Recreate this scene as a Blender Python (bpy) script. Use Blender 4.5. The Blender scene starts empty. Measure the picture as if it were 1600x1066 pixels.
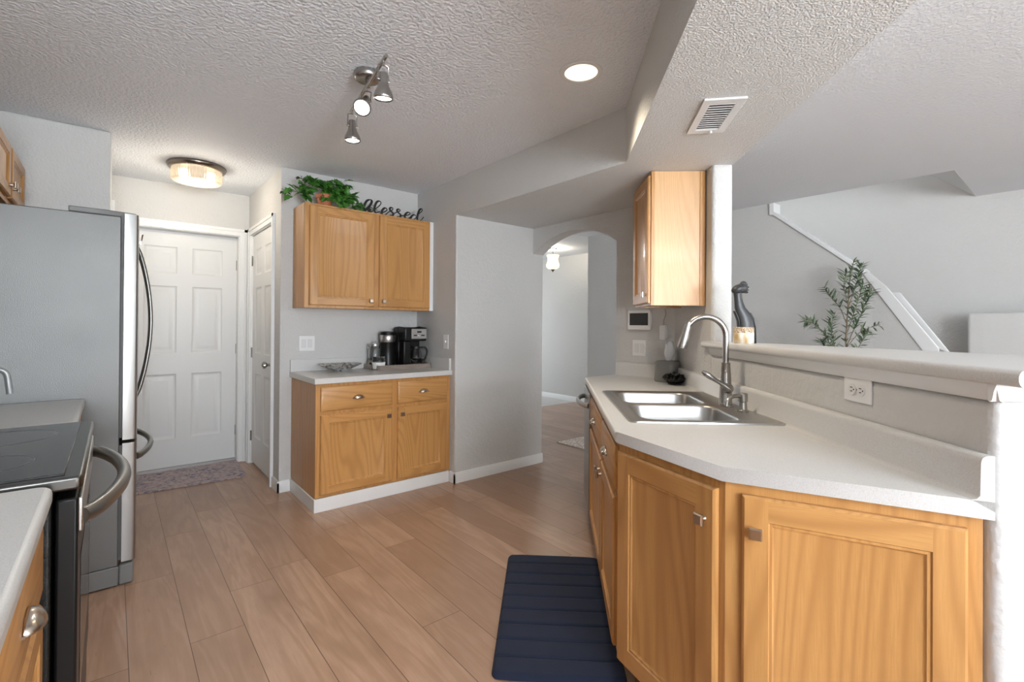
import bpy, bmesh, math, random
from mathutils import Vector, Matrix
from mathutils.geometry import tessellate_polygon
PI = math.pi
C = bpy.context.scene.collection
SC = bpy.context.scene

# ------------------------------------------------------------------ camera, world, light
H = 1.266
YAW, PIT, ROL, FPX, CY = .6952, .0049, .0070, 747.7, 504.3
fw = Vector((math.sin(YAW) * math.cos(PIT), math.cos(YAW) * math.cos(PIT), math.sin(PIT)))
r0 = Vector((math.cos(YAW), -math.sin(YAW), 0)); u0 = r0.cross(fw)
rr = math.cos(ROL) * r0 + math.sin(ROL) * u0; uu = -math.sin(ROL) * r0 + math.cos(ROL) * u0
cd = bpy.data.cameras.new('camera'); cam = bpy.data.objects.new('camera', cd); C.objects.link(cam)
M = Matrix((rr, uu, -fw)).transposed().to_4x4(); M.translation = (0, 0, H); cam.matrix_world = M
cd.sensor_width = 36; cd.lens = FPX / 1600 * 36; cd.shift_y = -(533 - CY) / 1600; cd.clip_start = .02
SC.camera = cam
w = bpy.data.worlds.new('world'); SC.world = w; w.use_nodes = True
w.node_tree.nodes['Background'].inputs[0].default_value = (.92, .96, 1, 1)
w.node_tree.nodes['Background'].inputs[1].default_value = 1.0
SC.view_settings.view_transform = 'Standard'; SC.view_settings.look = 'None'
SC.view_settings.gamma = 1; SC.view_settings.use_curve_mapping = False
SC.view_settings.exposure = 0.42

def area(name, loc, direction, sx, sy, power, col=(1, 1, 1)):
    l = bpy.data.lights.new(name, 'AREA'); l.shape = 'RECTANGLE'; l.size = sx; l.size_y = sy; l.energy = power; l.color = col
    o = bpy.data.objects.new(name, l); C.objects.link(o); o.location = loc
    o.rotation_euler = Vector(direction).to_track_quat('-Z', 'Y').to_euler(); return o
DAY = (.88, .945, 1.0)
# daylight through the window and glass doors that lie behind the camera
area('daylight_kitchen', (.75, -4.95, 1.20), (0, 1, .30), 2.3, 2.1, 22, DAY)
area('daylight_living', (4.25, -4.95, 1.30), (-.1, 1, .20), 2.3, 1.9, 62, DAY)
# uplighter added out of view behind the camera to brighten the ceiling
area('ceiling_fill', (.0, -3.5, 1.3), (0.0, .32, 1), 1.2, 1.8, 370, (.86, .93, 1.))
area('stairs_fill', (5.25, 1.6, 4.3), (0, 0, -1), .8, 1.4, 230, DAY)  # area lamp added above the stairwell to lift the far wall
area('hall_fill', (4.6, 7.05, 1.4), (0, -1, 0), 1.6, 2.0, 14, DAY)  # unseen area lamp added at the end of the hall

# ------------------------------------------------------------------ materials
class NT:
    def __init__(s, name):
        s.m = bpy.data.materials.new(name); s.m.use_nodes = True; s.t = s.m.node_tree; s.b = s.t.nodes['Principled BSDF']
    def n(s, typ, **kw):
        nd = s.t.nodes.new(typ)
        for k, v in kw.items():
            if k in nd.inputs.keys() and k not in ('operation',): s.put(nd.inputs[k], v)
            elif k[0] == 'i' and k[1:].isdigit(): s.put(nd.inputs[int(k[1:])], v)
            else: setattr(nd, k, v)
        return nd
    def put(s, inp, v):
        if isinstance(v, bpy.types.NodeSocket): s.t.links.new(v, inp)
        else: inp.default_value = v
    def math(s, op, a, b=0., c=None):
        nd = s.t.nodes.new('ShaderNodeMath'); nd.operation = op; s.put(nd.inputs[0], a); s.put(nd.inputs[1], b)
        if c is not None: s.put(nd.inputs[2], c)
        return nd.outputs[0]
    def ramp(s, fac, stops):
        nd = s.t.nodes.new('ShaderNodeValToRGB'); s.put(nd.inputs[0], fac); e = nd.color_ramp.elements
        while len(e) < len(stops): e.new(.5)
        for i, (p, c) in enumerate(stops): e[i].position = p; e[i].color = (*c, 1)
        return nd.outputs[0]
    def mix(s, fac, a, b, mode='MIX'):
        nd = s.t.nodes.new('ShaderNodeMix'); nd.data_type = 'RGBA'; nd.blend_type = mode
        s.put(nd.inputs[0], fac)
        for i, v in ((6, a), (7, b)): s.put(nd.inputs[i], (*v, 1) if isinstance(v, tuple) and len(v) == 3 else v)
        return nd.outputs[2]
    def coord(s, kind='Object', scale=(1, 1, 1), loc=(0, 0, 0)):
        tc = s.t.nodes.new('ShaderNodeTexCoord'); mp = s.t.nodes.new('ShaderNodeMapping')
        s.t.links.new(tc.outputs[kind], mp.inputs[0]); mp.inputs['Scale'].default_value = scale; mp.inputs['Location'].default_value = loc
        return mp.outputs[0]
    def noise(s, vec, scale, detail=2, rough=.5, out=0, dist=0.):
        nd = s.t.nodes.new('ShaderNodeTexNoise'); s.put(nd.inputs['Vector'], vec); nd.inputs['Scale'].default_value = scale
        nd.inputs['Detail'].default_value = detail; nd.inputs['Roughness'].default_value = rough; nd.inputs['Distortion'].default_value = dist
        return nd.outputs[out]
    def bump(s, h, strength, dist=.002):
        nd = s.t.nodes.new('ShaderNodeBump'); s.put(nd.inputs['Height'], h); nd.inputs['Strength'].default_value = strength
        nd.inputs['Distance'].default_value = dist; s.t.links.new(nd.outputs[0], s.b.inputs['Normal'])
    def set(s, **kw):
        mp = dict(col='Base Color', rough='Roughness', metal='Metallic', ior='IOR', trans='Transmission Weight', coat='Coat Weight', spec='Specular IOR Level', aniso='Anisotropic', emis='Emission Color', estr='Emission Strength', alpha='Alpha', sheen='Sheen Weight')
        for k, v in kw.items():
            inp = s.b.inputs[mp[k]]
            if isinstance(v, tuple) and len(v) == 3: v = (*v, 1)
            s.put(inp, v)
        return s.m

def plain(name, col, rough=.5, metal=0., **kw):
    t = NT(name); return t.set(col=col, rough=rough, metal=metal, **kw)

def paint(name, col, rough=.6, tex=1., scale=95, knock=0, kd=.0022):
    t = NT(name); v = t.coord('Object')
    if knock:
        a = t.noise(v, knock, 2, .5); hgt = t.ramp(a, [(.36, (0, 0, 0)), (.66, (1, 1, 1))])
        b = t.noise(v, 240, 2); hgt = t.math('ADD', hgt, t.math('MULTIPLY', b, .4))
        t.bump(hgt, tex, kd)
    else:
        a = t.noise(v, scale, 2, .5); b = t.noise(v, scale * .35, 2)
        t.bump(t.math('ADD', a, b), tex, .003)
    big = t.noise(v, 1.1, 2)
    c2 = tuple(x * .965 for x in col)
    return t.set(col=t.mix(big, c2, col), rough=rough)

def oak(name, axis='z', a=(.56, .295, .100), b=(.30, .125, .034)):
    t = NT(name)
    oi = t.n('ShaderNodeObjectInfo')
    sc = {'z': (1, 1, .10), 'x': (.10, 1, 1), 'y': (1, .10, 1)}[axis]
    tc = t.n('ShaderNodeTexCoord'); off = t.n('ShaderNodeVectorMath', operation='SCALE')
    t.put(off.inputs[0], (13., 7., 9.)); t.put(off.inputs['Scale'], oi.outputs['Random'])
    ad = t.n('ShaderNodeVectorMath', operation='ADD'); t.put(ad.inputs[0], tc.outputs['Object']); t.put(ad.inputs[1], off.outputs[0])
    mp = t.n('ShaderNodeMapping'); t.put(mp.inputs[0], ad.outputs[0]); mp.inputs['Scale'].default_value = sc
    v = mp.outputs[0]
    n1 = t.noise(v, 2.6, 2, .45)
    ring = t.math('SINE', t.math('MULTIPLY', n1, 230.)); ring = t.math('MULTIPLY_ADD', ring, .5, .5)
    ring = t.math('POWER', ring, 2.2)
    sc2 = {'z': (1, 1, .035), 'x': (.035, 1, 1), 'y': (1, .035, 1)}[axis]
    mp2 = t.n('ShaderNodeMapping'); t.put(mp2.inputs[0], ad.outputs[0]); mp2.inputs['Scale'].default_value = sc2
    pore = t.noise(mp2.outputs[0], 330, 3, .6)
    pore = t.ramp(pore, [(.40, (0, 0, 0)), (.62, (1, 1, 1))])
    base = t.mix(t.math('MULTIPLY', ring, .55), a, b)
    mid = tuple(x * .74 for x in a)
    base = t.mix(t.math('MULTIPLY', pore, .5), base, mid)
    tone = t.noise(v, 1.3, 1)
    base = t.mix(t.math('MULTIPLY', tone, .45), base, (a[0] * 1.02, a[1] * .90, a[2] * .78))
    t.bump(pore, .08, .001)
    return t.set(col=base, rough=.38, coat=.12)

def stain_metal(name, col=(.55, .545, .53), rough=.3, scale=(1, 1, 60), amt=.10, nscale=20):
    t = NT(name); n = t.noise(t.coord('Object', scale), nscale, 3, .6)
    r = t.math('MULTIPLY_ADD', n, amt, rough)
    return t.set(col=col, rough=r, metal=1.)

M_wall = paint('wall_paint', (.60, .592, .572))
M_wall2 = paint('wall_paint_hall', (.60, .592, .572))
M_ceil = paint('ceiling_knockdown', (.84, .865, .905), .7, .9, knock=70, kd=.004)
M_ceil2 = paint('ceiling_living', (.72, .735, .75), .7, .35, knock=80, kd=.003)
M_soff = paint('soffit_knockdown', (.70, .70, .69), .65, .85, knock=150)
M_white = plain('white_trim', (.78, .78, .77), .32)
M_door = plain('white_door', (.72, .72, .71), .38)
M_oakz = oak('oak_vertical', 'z'); M_oakx = oak('oak_horizontal', 'x'); M_oaky = oak('oak_depth', 'y')
M_dark = plain('dark_gap', (.03, .02, .012), .8)
M_oakin = plain('cabinet_inside', (.16, .085, .035), .7)
M_steel = stain_metal('stainless', scale=(60, 1, 1)); M_steelz = stain_metal('stainless_door', (.38, .375, .36), .30, (1, 40, 1))
M_sinkst = stain_metal('sink_steel', (.50, .495, .48), .24, (8, 40, 8), .12)
M_nickel = plain('brushed_nickel', (.40, .385, .365), .27, 1.)
M_knob = plain('knob_metal', (.56, .47, .38), .3, 1.)
M_pull = plain('cup_pull_metal', (.50, .44, .38), .25, 1.)
M_handle = plain('grey_metal_handle', (.27, .265, .25), .32, 1.)
M_chrome = plain('chrome', (.8, .8, .8), .08, 1.)
M_black = plain('black_plastic', (.008, .008, .008), .34, spec=.35)
M_blackmat = plain('black_matte', (.012, .012, .013), .6)
M_glassblk = plain('black_glass', (.016, .015, .014), .12, spec=.4)
M_white_pl = plain('white_plastic', (.80, .80, .79), .3)
M_rubber = plain('grey_rubber', (.10, .10, .10), .6)

t = NT('fridge_side'); v = t.coord('Object'); n1 = t.noise(v, 230, 2, .6)
t.bump(n1, .6, .0012); M_fside = t.set(col=t.mix(t.noise(v, 2.2, 2), (.13, .13, .125), (.21, .21, .20)), rough=.46, metal=.6)
t = NT('range_side'); n1 = t.noise(t.coord('Object'), 160, 2, .6); t.bump(n1, .8, .002); M_rside = t.set(col=(.012, .012, .011), rough=.4, spec=.4)

t = NT('laminate_counter'); v = t.coord('Object'); n1 = t.noise(v, 420, 2, .7)
M_top = t.set(col=t.mix(t.ramp(n1, [(.35, (0, 0, 0)), (.6, (1, 1, 1))]), (.56, .55, .53), (.66, .65, .63)), rough=.33)
t = NT('glass'); M_glass = t.set(col=(1, 1, 1), rough=.02, trans=1., ior=1.45)
t = NT('smoked_glass'); M_glass2 = t.set(col=(.85, .86, .87), rough=.04, trans=1., ior=1.35)

def floor_mat():
    t = NT('oak_plank_floor'); tc = t.n('ShaderNodeTexCoord'); sp = t.n('ShaderNodeSeparateXYZ'); t.put(sp.inputs[0], tc.outputs['Object'])
    X, Y = sp.outputs[0], sp.outputs[1]
    W, L = .19, 1.22
    fx = t.math('DIVIDE', t.math('SUBTRACT', X, .055), W); row = t.math('FLOOR', fx); fx = t.math('FRACT', fx)
    wn = t.n('ShaderNodeTexWhiteNoise', noise_dimensions='1D'); t.put(wn.inputs['W'], row)
    fy = t.math('ADD', t.math('DIVIDE', Y, L), wn.outputs['Value']); idx = t.math('FLOOR', fy); fy = t.math('FRACT', fy)
    wn2 = t.n('ShaderNodeTexWhiteNoise', noise_dimensions='2D'); cb = t.n('ShaderNodeCombineXYZ'); t.put(cb.inputs[0], row); t.put(cb.inputs[1], idx)
    t.put(wn2.inputs['Vector'], cb.outputs[0]); rnd = wn2.outputs['Value']
    sx = t.math('MINIMUM', fx, t.math('SUBTRACT', 1., fx)); sx = t.math('MULTIPLY', sx, W)
    sy = t.math('MINIMUM', fy, t.math('SUBTRACT', 1., fy)); sy = t.math('MULTIPLY', sy, L)
    seam = t.math('MINIMUM', sx, sy); seam = t.math('GREATER_THAN', seam, .0013)
    cv = t.n('ShaderNodeCombineXYZ'); t.put(cv.inputs[0], t.math('ADD', X, t.math('MULTIPLY', rnd, 31.)))
    t.put(cv.inputs[1], t.math('MULTIPLY', Y, .12)); t.put(cv.inputs[2], t.math('MULTIPLY', rnd, 17.))
    n1 = t.noise(cv.outputs[0], 7., 3, .5, dist=.6)
    ring = t.math('MULTIPLY_ADD', t.math('SINE', t.math('MULTIPLY', n1, 42.)), .5, .5)
    cv2 = t.n('ShaderNodeCombineXYZ'); t.put(cv2.inputs[0], t.math('ADD', X, rnd)); t.put(cv2.inputs[1], t.math('MULTIPLY', Y, .05)); t.put(cv2.inputs[2], rnd)
    fine = t.noise(cv2.outputs[0], 170, 3, .6)
    cv3 = t.n('ShaderNodeCombineXYZ'); t.put(cv3.inputs[0], X); t.put(cv3.inputs[1], t.math('MULTIPLY', Y, .45)); t.put(cv3.inputs[2], t.math('MULTIPLY', rnd, 5.))
    blot = t.noise(cv3.outputs[0], 4.5, 3, .6)
    col = t.mix(rnd, (.31, .19, .125), (.46, .305, .215))
    col = t.mix(t.math('MULTIPLY', ring, .42), col, (.27, .155, .095))
    col = t.mix(t.math('MULTIPLY', t.ramp(blot, [(.45, (0, 0, 0)), (.75, (1, 1, 1))]), .55), col, (.24, .14, .09))
    col = t.mix(t.math('MULTIPLY', t.ramp(fine, [(.35, (0, 0, 0)), (.65, (1, 1, 1))]), .22), col, (.26, .155, .10))
    vo = t.n('ShaderNodeTexVoronoi'); vo.feature = 'F1'; cv4 = t.n('ShaderNodeCombineXYZ'); t.put(cv4.inputs[0], t.math('MULTIPLY', X, 2.2)); t.put(cv4.inputs[1], t.math('MULTIPLY', Y, 1.1)); t.put(vo.inputs['Vector'], cv4.outputs[0]); vo.inputs['Scale'].default_value = 1.
    knot = t.ramp(vo.outputs['Distance'], [(.0, (1, 1, 1)), (.075, (0, 0, 0))])
    col = t.mix(t.math('MULTIPLY', knot, .75), col, (.14, .075, .045))
    col = t.mix(seam, (.09, .05, .03), col)
    t.bump(t.math('MULTIPLY_ADD', fine, .12, seam), .35, .0015)
    return t.set(col=col, rough=t.math('MULTIPLY_ADD', fine, .12, .24))
M_floor = floor_mat()

def tile_mat():
    t = NT('hall_tile'); v = t.coord('Object'); br = t.n('ShaderNodeTexBrick'); t.put(br.inputs['Vector'], v)
    br.offset = 0; br.inputs['Scale'].default_value = 1; br.inputs['Brick Width'].default_value = .33; br.inputs['Row Height'].default_value = .33
    br.inputs['Mortar Size'].default_value = .006; br.inputs['Color1'].default_value = (.42, .41, .39, 1); br.inputs['Color2'].default_value = (.50, .49, .47, 1); br.inputs['Mortar'].default_value = (.3, .29, .28, 1)
    n = t.noise(v, 9, 4, .7)
    return t.set(col=t.mix(t.math('MULTIPLY', n, .5), br.outputs[0], (.62, .61, .60)), rough=.3)
M_tile = tile_mat()

# ------------------------------------------------------------------ mesh helpers
class MB:
    def __init__(s): s.v = []; s.f = []; s.mi = []; s.X = None
    def add(s, vs, fs, mi=0):
        o = len(s.v)
        for p in vs:
            p = Vector(p)
            if s.X is not None: p = s.X @ p
            s.v.append(p)
        for f in fs: s.f.append([i + o for i in f]); s.mi.append(mi)
        return s
    def box(s, a, b, mi=0):
        x0, y0, z0 = [min(p, q) for p, q in zip(a, b)]; x1, y1, z1 = [max(p, q) for p, q in zip(a, b)]
        return s.add([(x0, y0, z0), (x1, y0, z0), (x1, y1, z0), (x0, y1, z0), (x0, y0, z1), (x1, y0, z1), (x1, y1, z1), (x0, y1, z1)],
                     [(3, 2, 1, 0), (4, 5, 6, 7), (0, 1, 5, 4), (1, 2, 6, 5), (2, 3, 7, 6), (3, 0, 4, 7)], mi)
    def prism(s, poly, z0, z1, mi=0, holes=(), side_mi=None, axis='z', bottom=True, top=True):
        """poly in (a,b); extruded along axis. axis z: (a,b,z); y: (a,y,b); x: (x,a,b)"""
        def P(p, z): return {'z': (p[0], p[1], z), 'y': (p[0], z, p[1]), 'x': (z, p[0], p[1])}[axis]
        if side_mi is None: side_mi = mi
        loops = [list(poly)] + [list(h) for h in holes]
        flat = [p for l in loops for p in l]; n = len(flat)
        tris = tessellate_polygon([[Vector((p[0], p[1], 0)) for p in l] for l in loops])
        vs = [P(p, z0) for p in flat] + [P(p, z1) for p in flat]
        fs = []
        ar = sum(poly[i][0] * poly[(i + 1) % len(poly)][1] - poly[(i + 1) % len(poly)][0] * poly[i][1] for i in range(len(poly)))
        if not holes:
            idx = list(range(n))
            if bottom: s.add([P(p, z0) for p in flat], [idx[::-1]], mi)
            if top: s.add([P(p, z1) for p in flat], [idx], mi)
        else:
            if bottom: fs += [list(t_) for t_ in tris]
            if top: fs += [[i + n for i in t_][::-1] for t_ in tris]
            s.add(vs, fs, mi)
        o = 0
        for l in loops:
            m = len(l)
            s.add([P(p, z0) for p in l] + [P(p, z1) for p in l], [(i, (i + 1) % m, m + (i + 1) % m, m + i) for i in range(m)], side_mi)
        return s
    def rings(s, rs, mi=0, cap0=True, cap1=True, mis=None, closed=True):
        """list of equal-length vertex rings"""
        m = len(rs[0]); vs = [p for r in rs for p in r]; o = len(s.v); s.add(vs, [], mi)
        for k in range(len(rs) - 1):
            for i in range(m if closed else m - 1):
                j = (i + 1) % m
                s.f.append([o + k * m + i, o + k * m + j, o + (k + 1) * m + j, o + (k + 1) * m + i]); s.mi.append(mis[k] if mis else mi)
        if cap0: s.f.append([o + i for i in range(m)][::-1]); s.mi.append(mi)
        if cap1: s.f.append([o + (len(rs) - 1) * m + i for i in range(m)]); s.mi.append(mis[-1] if mis else mi)
        return s
    def lathe(s, prof, seg=32, c=(0, 0, 0), mi=0, cap=True, axis=(0, 0, 1), a0=0., a1=2 * PI, mis=None):
        q = Vector((0, 0, 1)).rotation_difference(Vector(axis)); c = Vector(c)
        rs = []
        full = abs(a1 - a0 - 2 * PI) < 1e-6
        for r, z in prof:
            rs.append([c + q @ Vector((r * math.cos(a0 + (a1 - a0) * i / (seg if full else seg - 1)), r * math.sin(a0 + (a1 - a0) * i / (seg if full else seg - 1)), z)) for i in range(seg)])
        return s.rings(rs, mi, cap, cap, mis, closed=full)
    def tube(s, pts, r, seg=12, mi=0, squash=None, cap=True):
        """round tube through pts; r number or list; squash (vector, factor) flattens along vector"""
        pts = [Vector(p) for p in pts]; n = len(pts); R = r if isinstance(r, (list, tuple)) else [r] * n
        tn = [(pts[min(i + 1, n - 1)] - pts[max(i - 1, 0)]).normalized() for i in range(n)]
        up = Vector((0, 0, 1)) if abs(tn[0].z) < .9 else Vector((0, 1, 0))
        a = tn[0].cross(up).normalized(); rs = []
        for i in range(n):
            a = (a - tn[i] * a.dot(tn[i])).normalized(); b = tn[i].cross(a)
            ring = []
            for k in range(seg):
                d = (a * math.cos(2 * PI * k / seg) + b * math.sin(2 * PI * k / seg)) * R[i]
                if squash: q = Vector(squash[0]); d = d - q * d.dot(q) * (1 - squash[1])
                ring.append(pts[i] + d)
            rs.append(ring)
        return s.rings(rs, mi, cap, cap)
    def sweep(s, prof, p0, p1, mi=0, up=(0, 0, 1), side=None):
        """2-D profile (side, up) swept from p0 to p1"""
        p0, p1 = Vector(p0), Vector(p1); d = (p1 - p0).normalized(); sd = Vector(side) if side else d.cross(Vector(up)).normalized(); up = Vector(up)
        return s.rings([[p + sd * a + up * b for a, b in prof] for p in (p0, p1)], mi)
    def ellip(s, c, r, seg=20, rg=12, mi=0, X=None):
        c = Vector(c); rs = []
        for j in range(1, rg):
            th = PI * j / rg
            rs.append([Vector((r[0] * math.sin(th) * math.cos(2 * PI * i / seg), r[1] * math.sin(th) * math.sin(2 * PI * i / seg), -r[2] * math.cos(th))) for i in range(seg)])
        if X: rs = [[X @ p for p in q] for q in rs]
        return s.rings([[c + p for p in q] for q in rs], mi)
    def build(s, name, mats, parent=None, smooth=35, bevel=0, seg=2, merge=True, **props):
        me = bpy.data.meshes.new(name); me.from_pydata([tuple(p) for p in s.v], [], s.f)
        if not isinstance(mats, (list, tuple)): mats = [mats]
        for m in mats: me.materials.append(m)
        me.polygons.foreach_set('material_index', [min(i, len(mats) - 1) for i in s.mi])
        bm = bmesh.new(); bm.from_mesh(me)
        if merge: bmesh.ops.remove_doubles(bm, verts=bm.verts, dist=1e-5)
        bmesh.ops.recalc_face_normals(bm, faces=bm.faces); bm.to_mesh(me); bm.free()
        me.shade_smooth() if smooth else None
        if smooth: me.set_sharp_from_angle(angle=math.radians(smooth))
        o = bpy.data.objects.new(name, me); C.objects.link(o)
        if parent: o.parent = parent
        if bevel:
            b = o.modifiers.new('bevel', 'BEVEL'); b.width = bevel; b.segments = seg; b.limit_method = 'ANGLE'; b.angle_limit = math.radians(40); b.harden_normals = False
        for k, v_ in props.items(): o[k] = v_
        return o

def thing(name, label, cat, loc=(0, 0, 0), rz=0., group=None):
    o = bpy.data.objects.new(name, None); C.objects.link(o); o.location = loc; o.rotation_euler = (0, 0, rz); o.empty_display_size = .1
    o['label'] = label; o['category'] = cat
    if group: o['group'] = group
    return o
def tag(o, label, cat, group=None, kind=None):
    o['label'] = label; o['category'] = cat
    if group: o['group'] = group
    if kind: o['kind'] = kind
    return o
def struct(name, mb, mat, parent=None, **kw):
    o = mb.build(name, mat, parent, **kw)
    if not parent: o['kind'] = 'structure'
    return o
def inv(root, p):
    c, s_ = math.cos(-root.rotation_euler.z), math.sin(-root.rotation_euler.z); x, y = p[0] - root.location.x, p[1] - root.location.y
    return (c * x - s_ * y, s_ * x + c * y)
def rrect(x0, y0, x1, y1, r, n=5):
    out = []
    for cx, cy, a in ((x1 - r, y1 - r, 0), (x0 + r, y1 - r, PI / 2), (x0 + r, y0 + r, PI), (x1 - r, y0 + r, 3 * PI / 2)):
        for k in range(n + 1): out.append((cx + r * math.cos(a + PI / 2 * k / n), cy + r * math.sin(a + PI / 2 * k / n)))
    return out
def copy_tree(o, parent=None):
    c = o.copy(); C.objects.link(c)
    if parent: c.parent = parent
    for ch in o.children: copy_tree(ch, c)
    return c
def cr(pts, n=6):
    """Catmull-Rom through points"""
    P = [Vector(p) for p in pts]; P = [P[0] * 2 - P[1]] + P + [P[-1] * 2 - P[-2]]; out = []
    for i in range(1, len(P) - 2):
        for k in range(n):
            t_ = k / n; a, b, c_, d = P[i - 1:i + 3]
            out.append(.5 * ((2 * b) + (c_ - a) * t_ + (2 * a - 5 * b + 4 * c_ - d) * t_ ** 2 + (-a + 3 * b - 3 * c_ + d) * t_ ** 3))
    out.append(P[-2]); return out

# ------------------------------------------------------------------ setting dimensions
X0 = -.72; X1 = .962; X2 = 2.104; X4 = 2.934; X5 = 3.06; XS = 4.80; XF = 5.886
YB = 4.965; Y1 = 3.864; Y3 = 3.223; Y5L = 3.85; ZC = 2.44; ZS = 2.142
E0 = Vector((1.43, .119)); Q0 = Vector((2.489, 1.295)); KD = (Q0 - E0).normalized(); KN = Vector((KD.y, -KD.x))   # KN points to the living room
def K(s_, n=0.): p = E0 + KD * s_ + KN * n; return (p.x, p.y)
KL = (Q0 - E0).length
sW4 = (X4 - E0.x) / KD.x       # where the wall line meets the arch wall
CT, CB = .899, .861            # counter top / underside

# floor
b = MB(); b.box((X0 - .3, -5.2, -.06), (XF + .1, 5.42, 0)); struct('floor', b, M_floor)
b = MB(); b.box((2.0, 5.42, -.06), (XF + .1, 7.3, .001)); struct('floor_hall', b, M_tile)
# ceilings
b = MB(); b.prism([(X0 - .1, -5.2), (1.0, -5.2), (1.0, -.37), (2.3, .95), (2.2, 1.57), (X2 + .1, Y3 + .3), (X2 + .1, 5.2), (X0 - .1, 5.2)], ZC, ZC + .1)
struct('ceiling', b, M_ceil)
sof = [(X2, Y3 + .02), (X2, 1.575), (-.35, -.88), (.99, -.36), (2.548, 1.197), (K(KL)[0] + .10, K(KL)[1] + .02), (X4 + .02, 1.86), (X4 + .02, Y3 + .02)]
sof = [(X2 - .0006, Y3 + .05), (X2 - .0006, 1.575), (-.35, -.879), (-.35 + 1.35, -.36), (2.556, 1.206), (X4 + .1, K(sW4)[1] - .02), (X4 + .1, Y3 + .05)]
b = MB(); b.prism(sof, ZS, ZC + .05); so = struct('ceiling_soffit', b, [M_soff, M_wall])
for p in so.data.polygons:
    if abs(p.normal.z) < .5: p.material_index = 1
b = MB(); b.prism([(1.0, -.36), (2.556, 1.206), (X4 + .1, 1.72), (X4 + .1, 4.2), (XS, 4.2), (XS, .626), (XF, .626), (XF, -5.2), (1.0, -5.2)], ZC + .001, ZC + .1)
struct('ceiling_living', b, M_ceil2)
b = MB(); b.box((2.0, 4.2, ZC), (XF + .1, 7.3, ZC + .1)); struct('ceiling_hall', b, M_ceil2)
# sloping ceiling over the stair, rising away from the living-room ceiling edge
b = MB(); b.prism([(.626, ZC), (.626, ZC + .12), (2.9, ZC + .12 + 1.93), (2.9, ZC + 1.93)], XS, XF, axis='x'); struct('ceiling_stair', b, M_wall2)

# walls
def wall(name, a, b_, mat=M_wall, bev=0): m = MB(); m.box(a, b_); return struct(name, m, mat, bevel=bev, seg=4)
wall('wall_left', (X0 - .12, -5.2, 0), (X0, Y5L, ZC))
b = MB(); b.box((X0 - .12, Y5L, 0), (-.016, YB + .15, ZC)); struct('wall_fridge', b, M_wall, bevel=.012, seg=3)
m = MB(); m.prism([(-.016, 0), (.075, 0), (.075, 2.062), (.885, 2.062), (.885, 0), (X1, 0), (X1, ZC), (-.016, ZC)], YB, YB + .12, axis='y'); struct('wall_back', m, M_wall)
m = MB(); m.prism([(Y1, 0), (4.09, 0), (4.09, 2.062), (4.85, 2.062), (4.85, 0), (YB + .12, 0), (YB + .12, ZC), (Y1, ZC)], X1, X1 + .12, axis='x'); struct('wall_pantry', m, M_wall)
wall('wall_coffee', (X1 + .12, Y1, 0), (X2, Y1 + .12, ZC))
m = MB(); m.box((X2, Y3, 0), (X5, Y1 + .12, ZC + .03)); struct('wall_corner', m, M_wall, bevel=.012, seg=3)
wall('wall_hall', (X5 - .12, Y1 + .12, 0), (X5, 7.3, ZC), M_wall2)
wall('wall_far', (XF, -5.2, 0), (XF + .12, 7.3, 5.2), M_wall2)
m = MB(); m.prism([(X5, 0), (3.6, 0), (3.6, 2.3), (5.6, 2.3), (5.6, 0), (XF, 0), (XF, ZC), (X5, ZC)], 7.18, 7.3, axis='y'); struct('wall_end', m, M_wall2)
# arch wall
yr, yl = 2.283, Y3
arc = []
zsp = 1.912; zt = 2.060; hw = (yl - yr) / 2; rise = zt - zsp; RA = (hw * hw + rise * rise) / (2 * rise); a_ = math.asin(hw / RA); yc = (yl + yr) / 2
for k in range(25):
    t_ = a_ - 2 * a_ * k / 24; arc.append((yc + RA * math.sin(t_), zt - RA + RA * math.cos(t_)))
arc = [(yl, zsp)] + arc[1:-1] + [(yr, zsp)]
m = MB(); m.prism([(1.55, 0), (yr, 0)] + arc[::-1] + [(yl, ZC), (1.55, ZC)], X4, X5, axis='x')
struct('wall_arch', m, M_wall, smooth=30)
# right jamb of the hall entry behind the arch is the wall's own thickness; peninsula wall: full height piece
m = MB(); m.prism([K(KL), K(KL, .11), (X5 - .02, K((X5 - E0.x) / KD.x, 0)[1] - .15), (X5 - .02, K(sW4)[1] + .03), (X4 - .0, K(sW4)[1])], 0, ZS + .01)
struct('wall_peninsula', m, M_wall, bevel=.018, seg=4)
m = MB(); m.prism([K(0), K(0, .135), K(KL + .02, .11), K(KL + .02)], 0, 1.118)
struct('wall_knee', m, paint('wall_paint_rough', (.60, .592, .572), .55, 1., 55), bevel=.022, seg=4)
# walls behind the camera with openings for the glass door and the window
m = MB(); m.prism([(X0, 0), (3.0, 0), (3.0, ZC), (X0, ZC)], -5.2, -5.08, axis='y', holes=[[(-.4, .1), (1.9, .1), (1.9, 2.2), (-.4, 2.2)]]); struct('wall_rear', m, M_wall)
m = MB(); m.prism([(3.0, 0), (XF, 0), (XF, ZC), (3.0, ZC)], -5.2, -5.08, axis='y', holes=[[(2.4 + .7, .35), (5.4, .35), (5.4, 2.25), (3.1, 2.25)]]); struct('wall_rear_living', m, M_wall)
for nm, x0, x1, z0, z1, yy in (('window_1', -.4, 1.9, .1, 2.2, -5.14), ('window_2', 3.1, 5.4, .35, 2.25, -5.14)):
    m = MB()
    xm = (x0 + x1) / 2
    for q in ((x0, z0, x1, z0 + .05), (x0, z1 - .05, x1, z1), (x0, z0, x0 + .05, z1), (x1 - .05, z0, x1, z1), (xm - .03, z0, xm + .03, z1)): m.box((q[0], yy - .03, q[1]), (q[2], yy + .03, q[3]))
    struct(nm, m, M_white)
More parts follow.
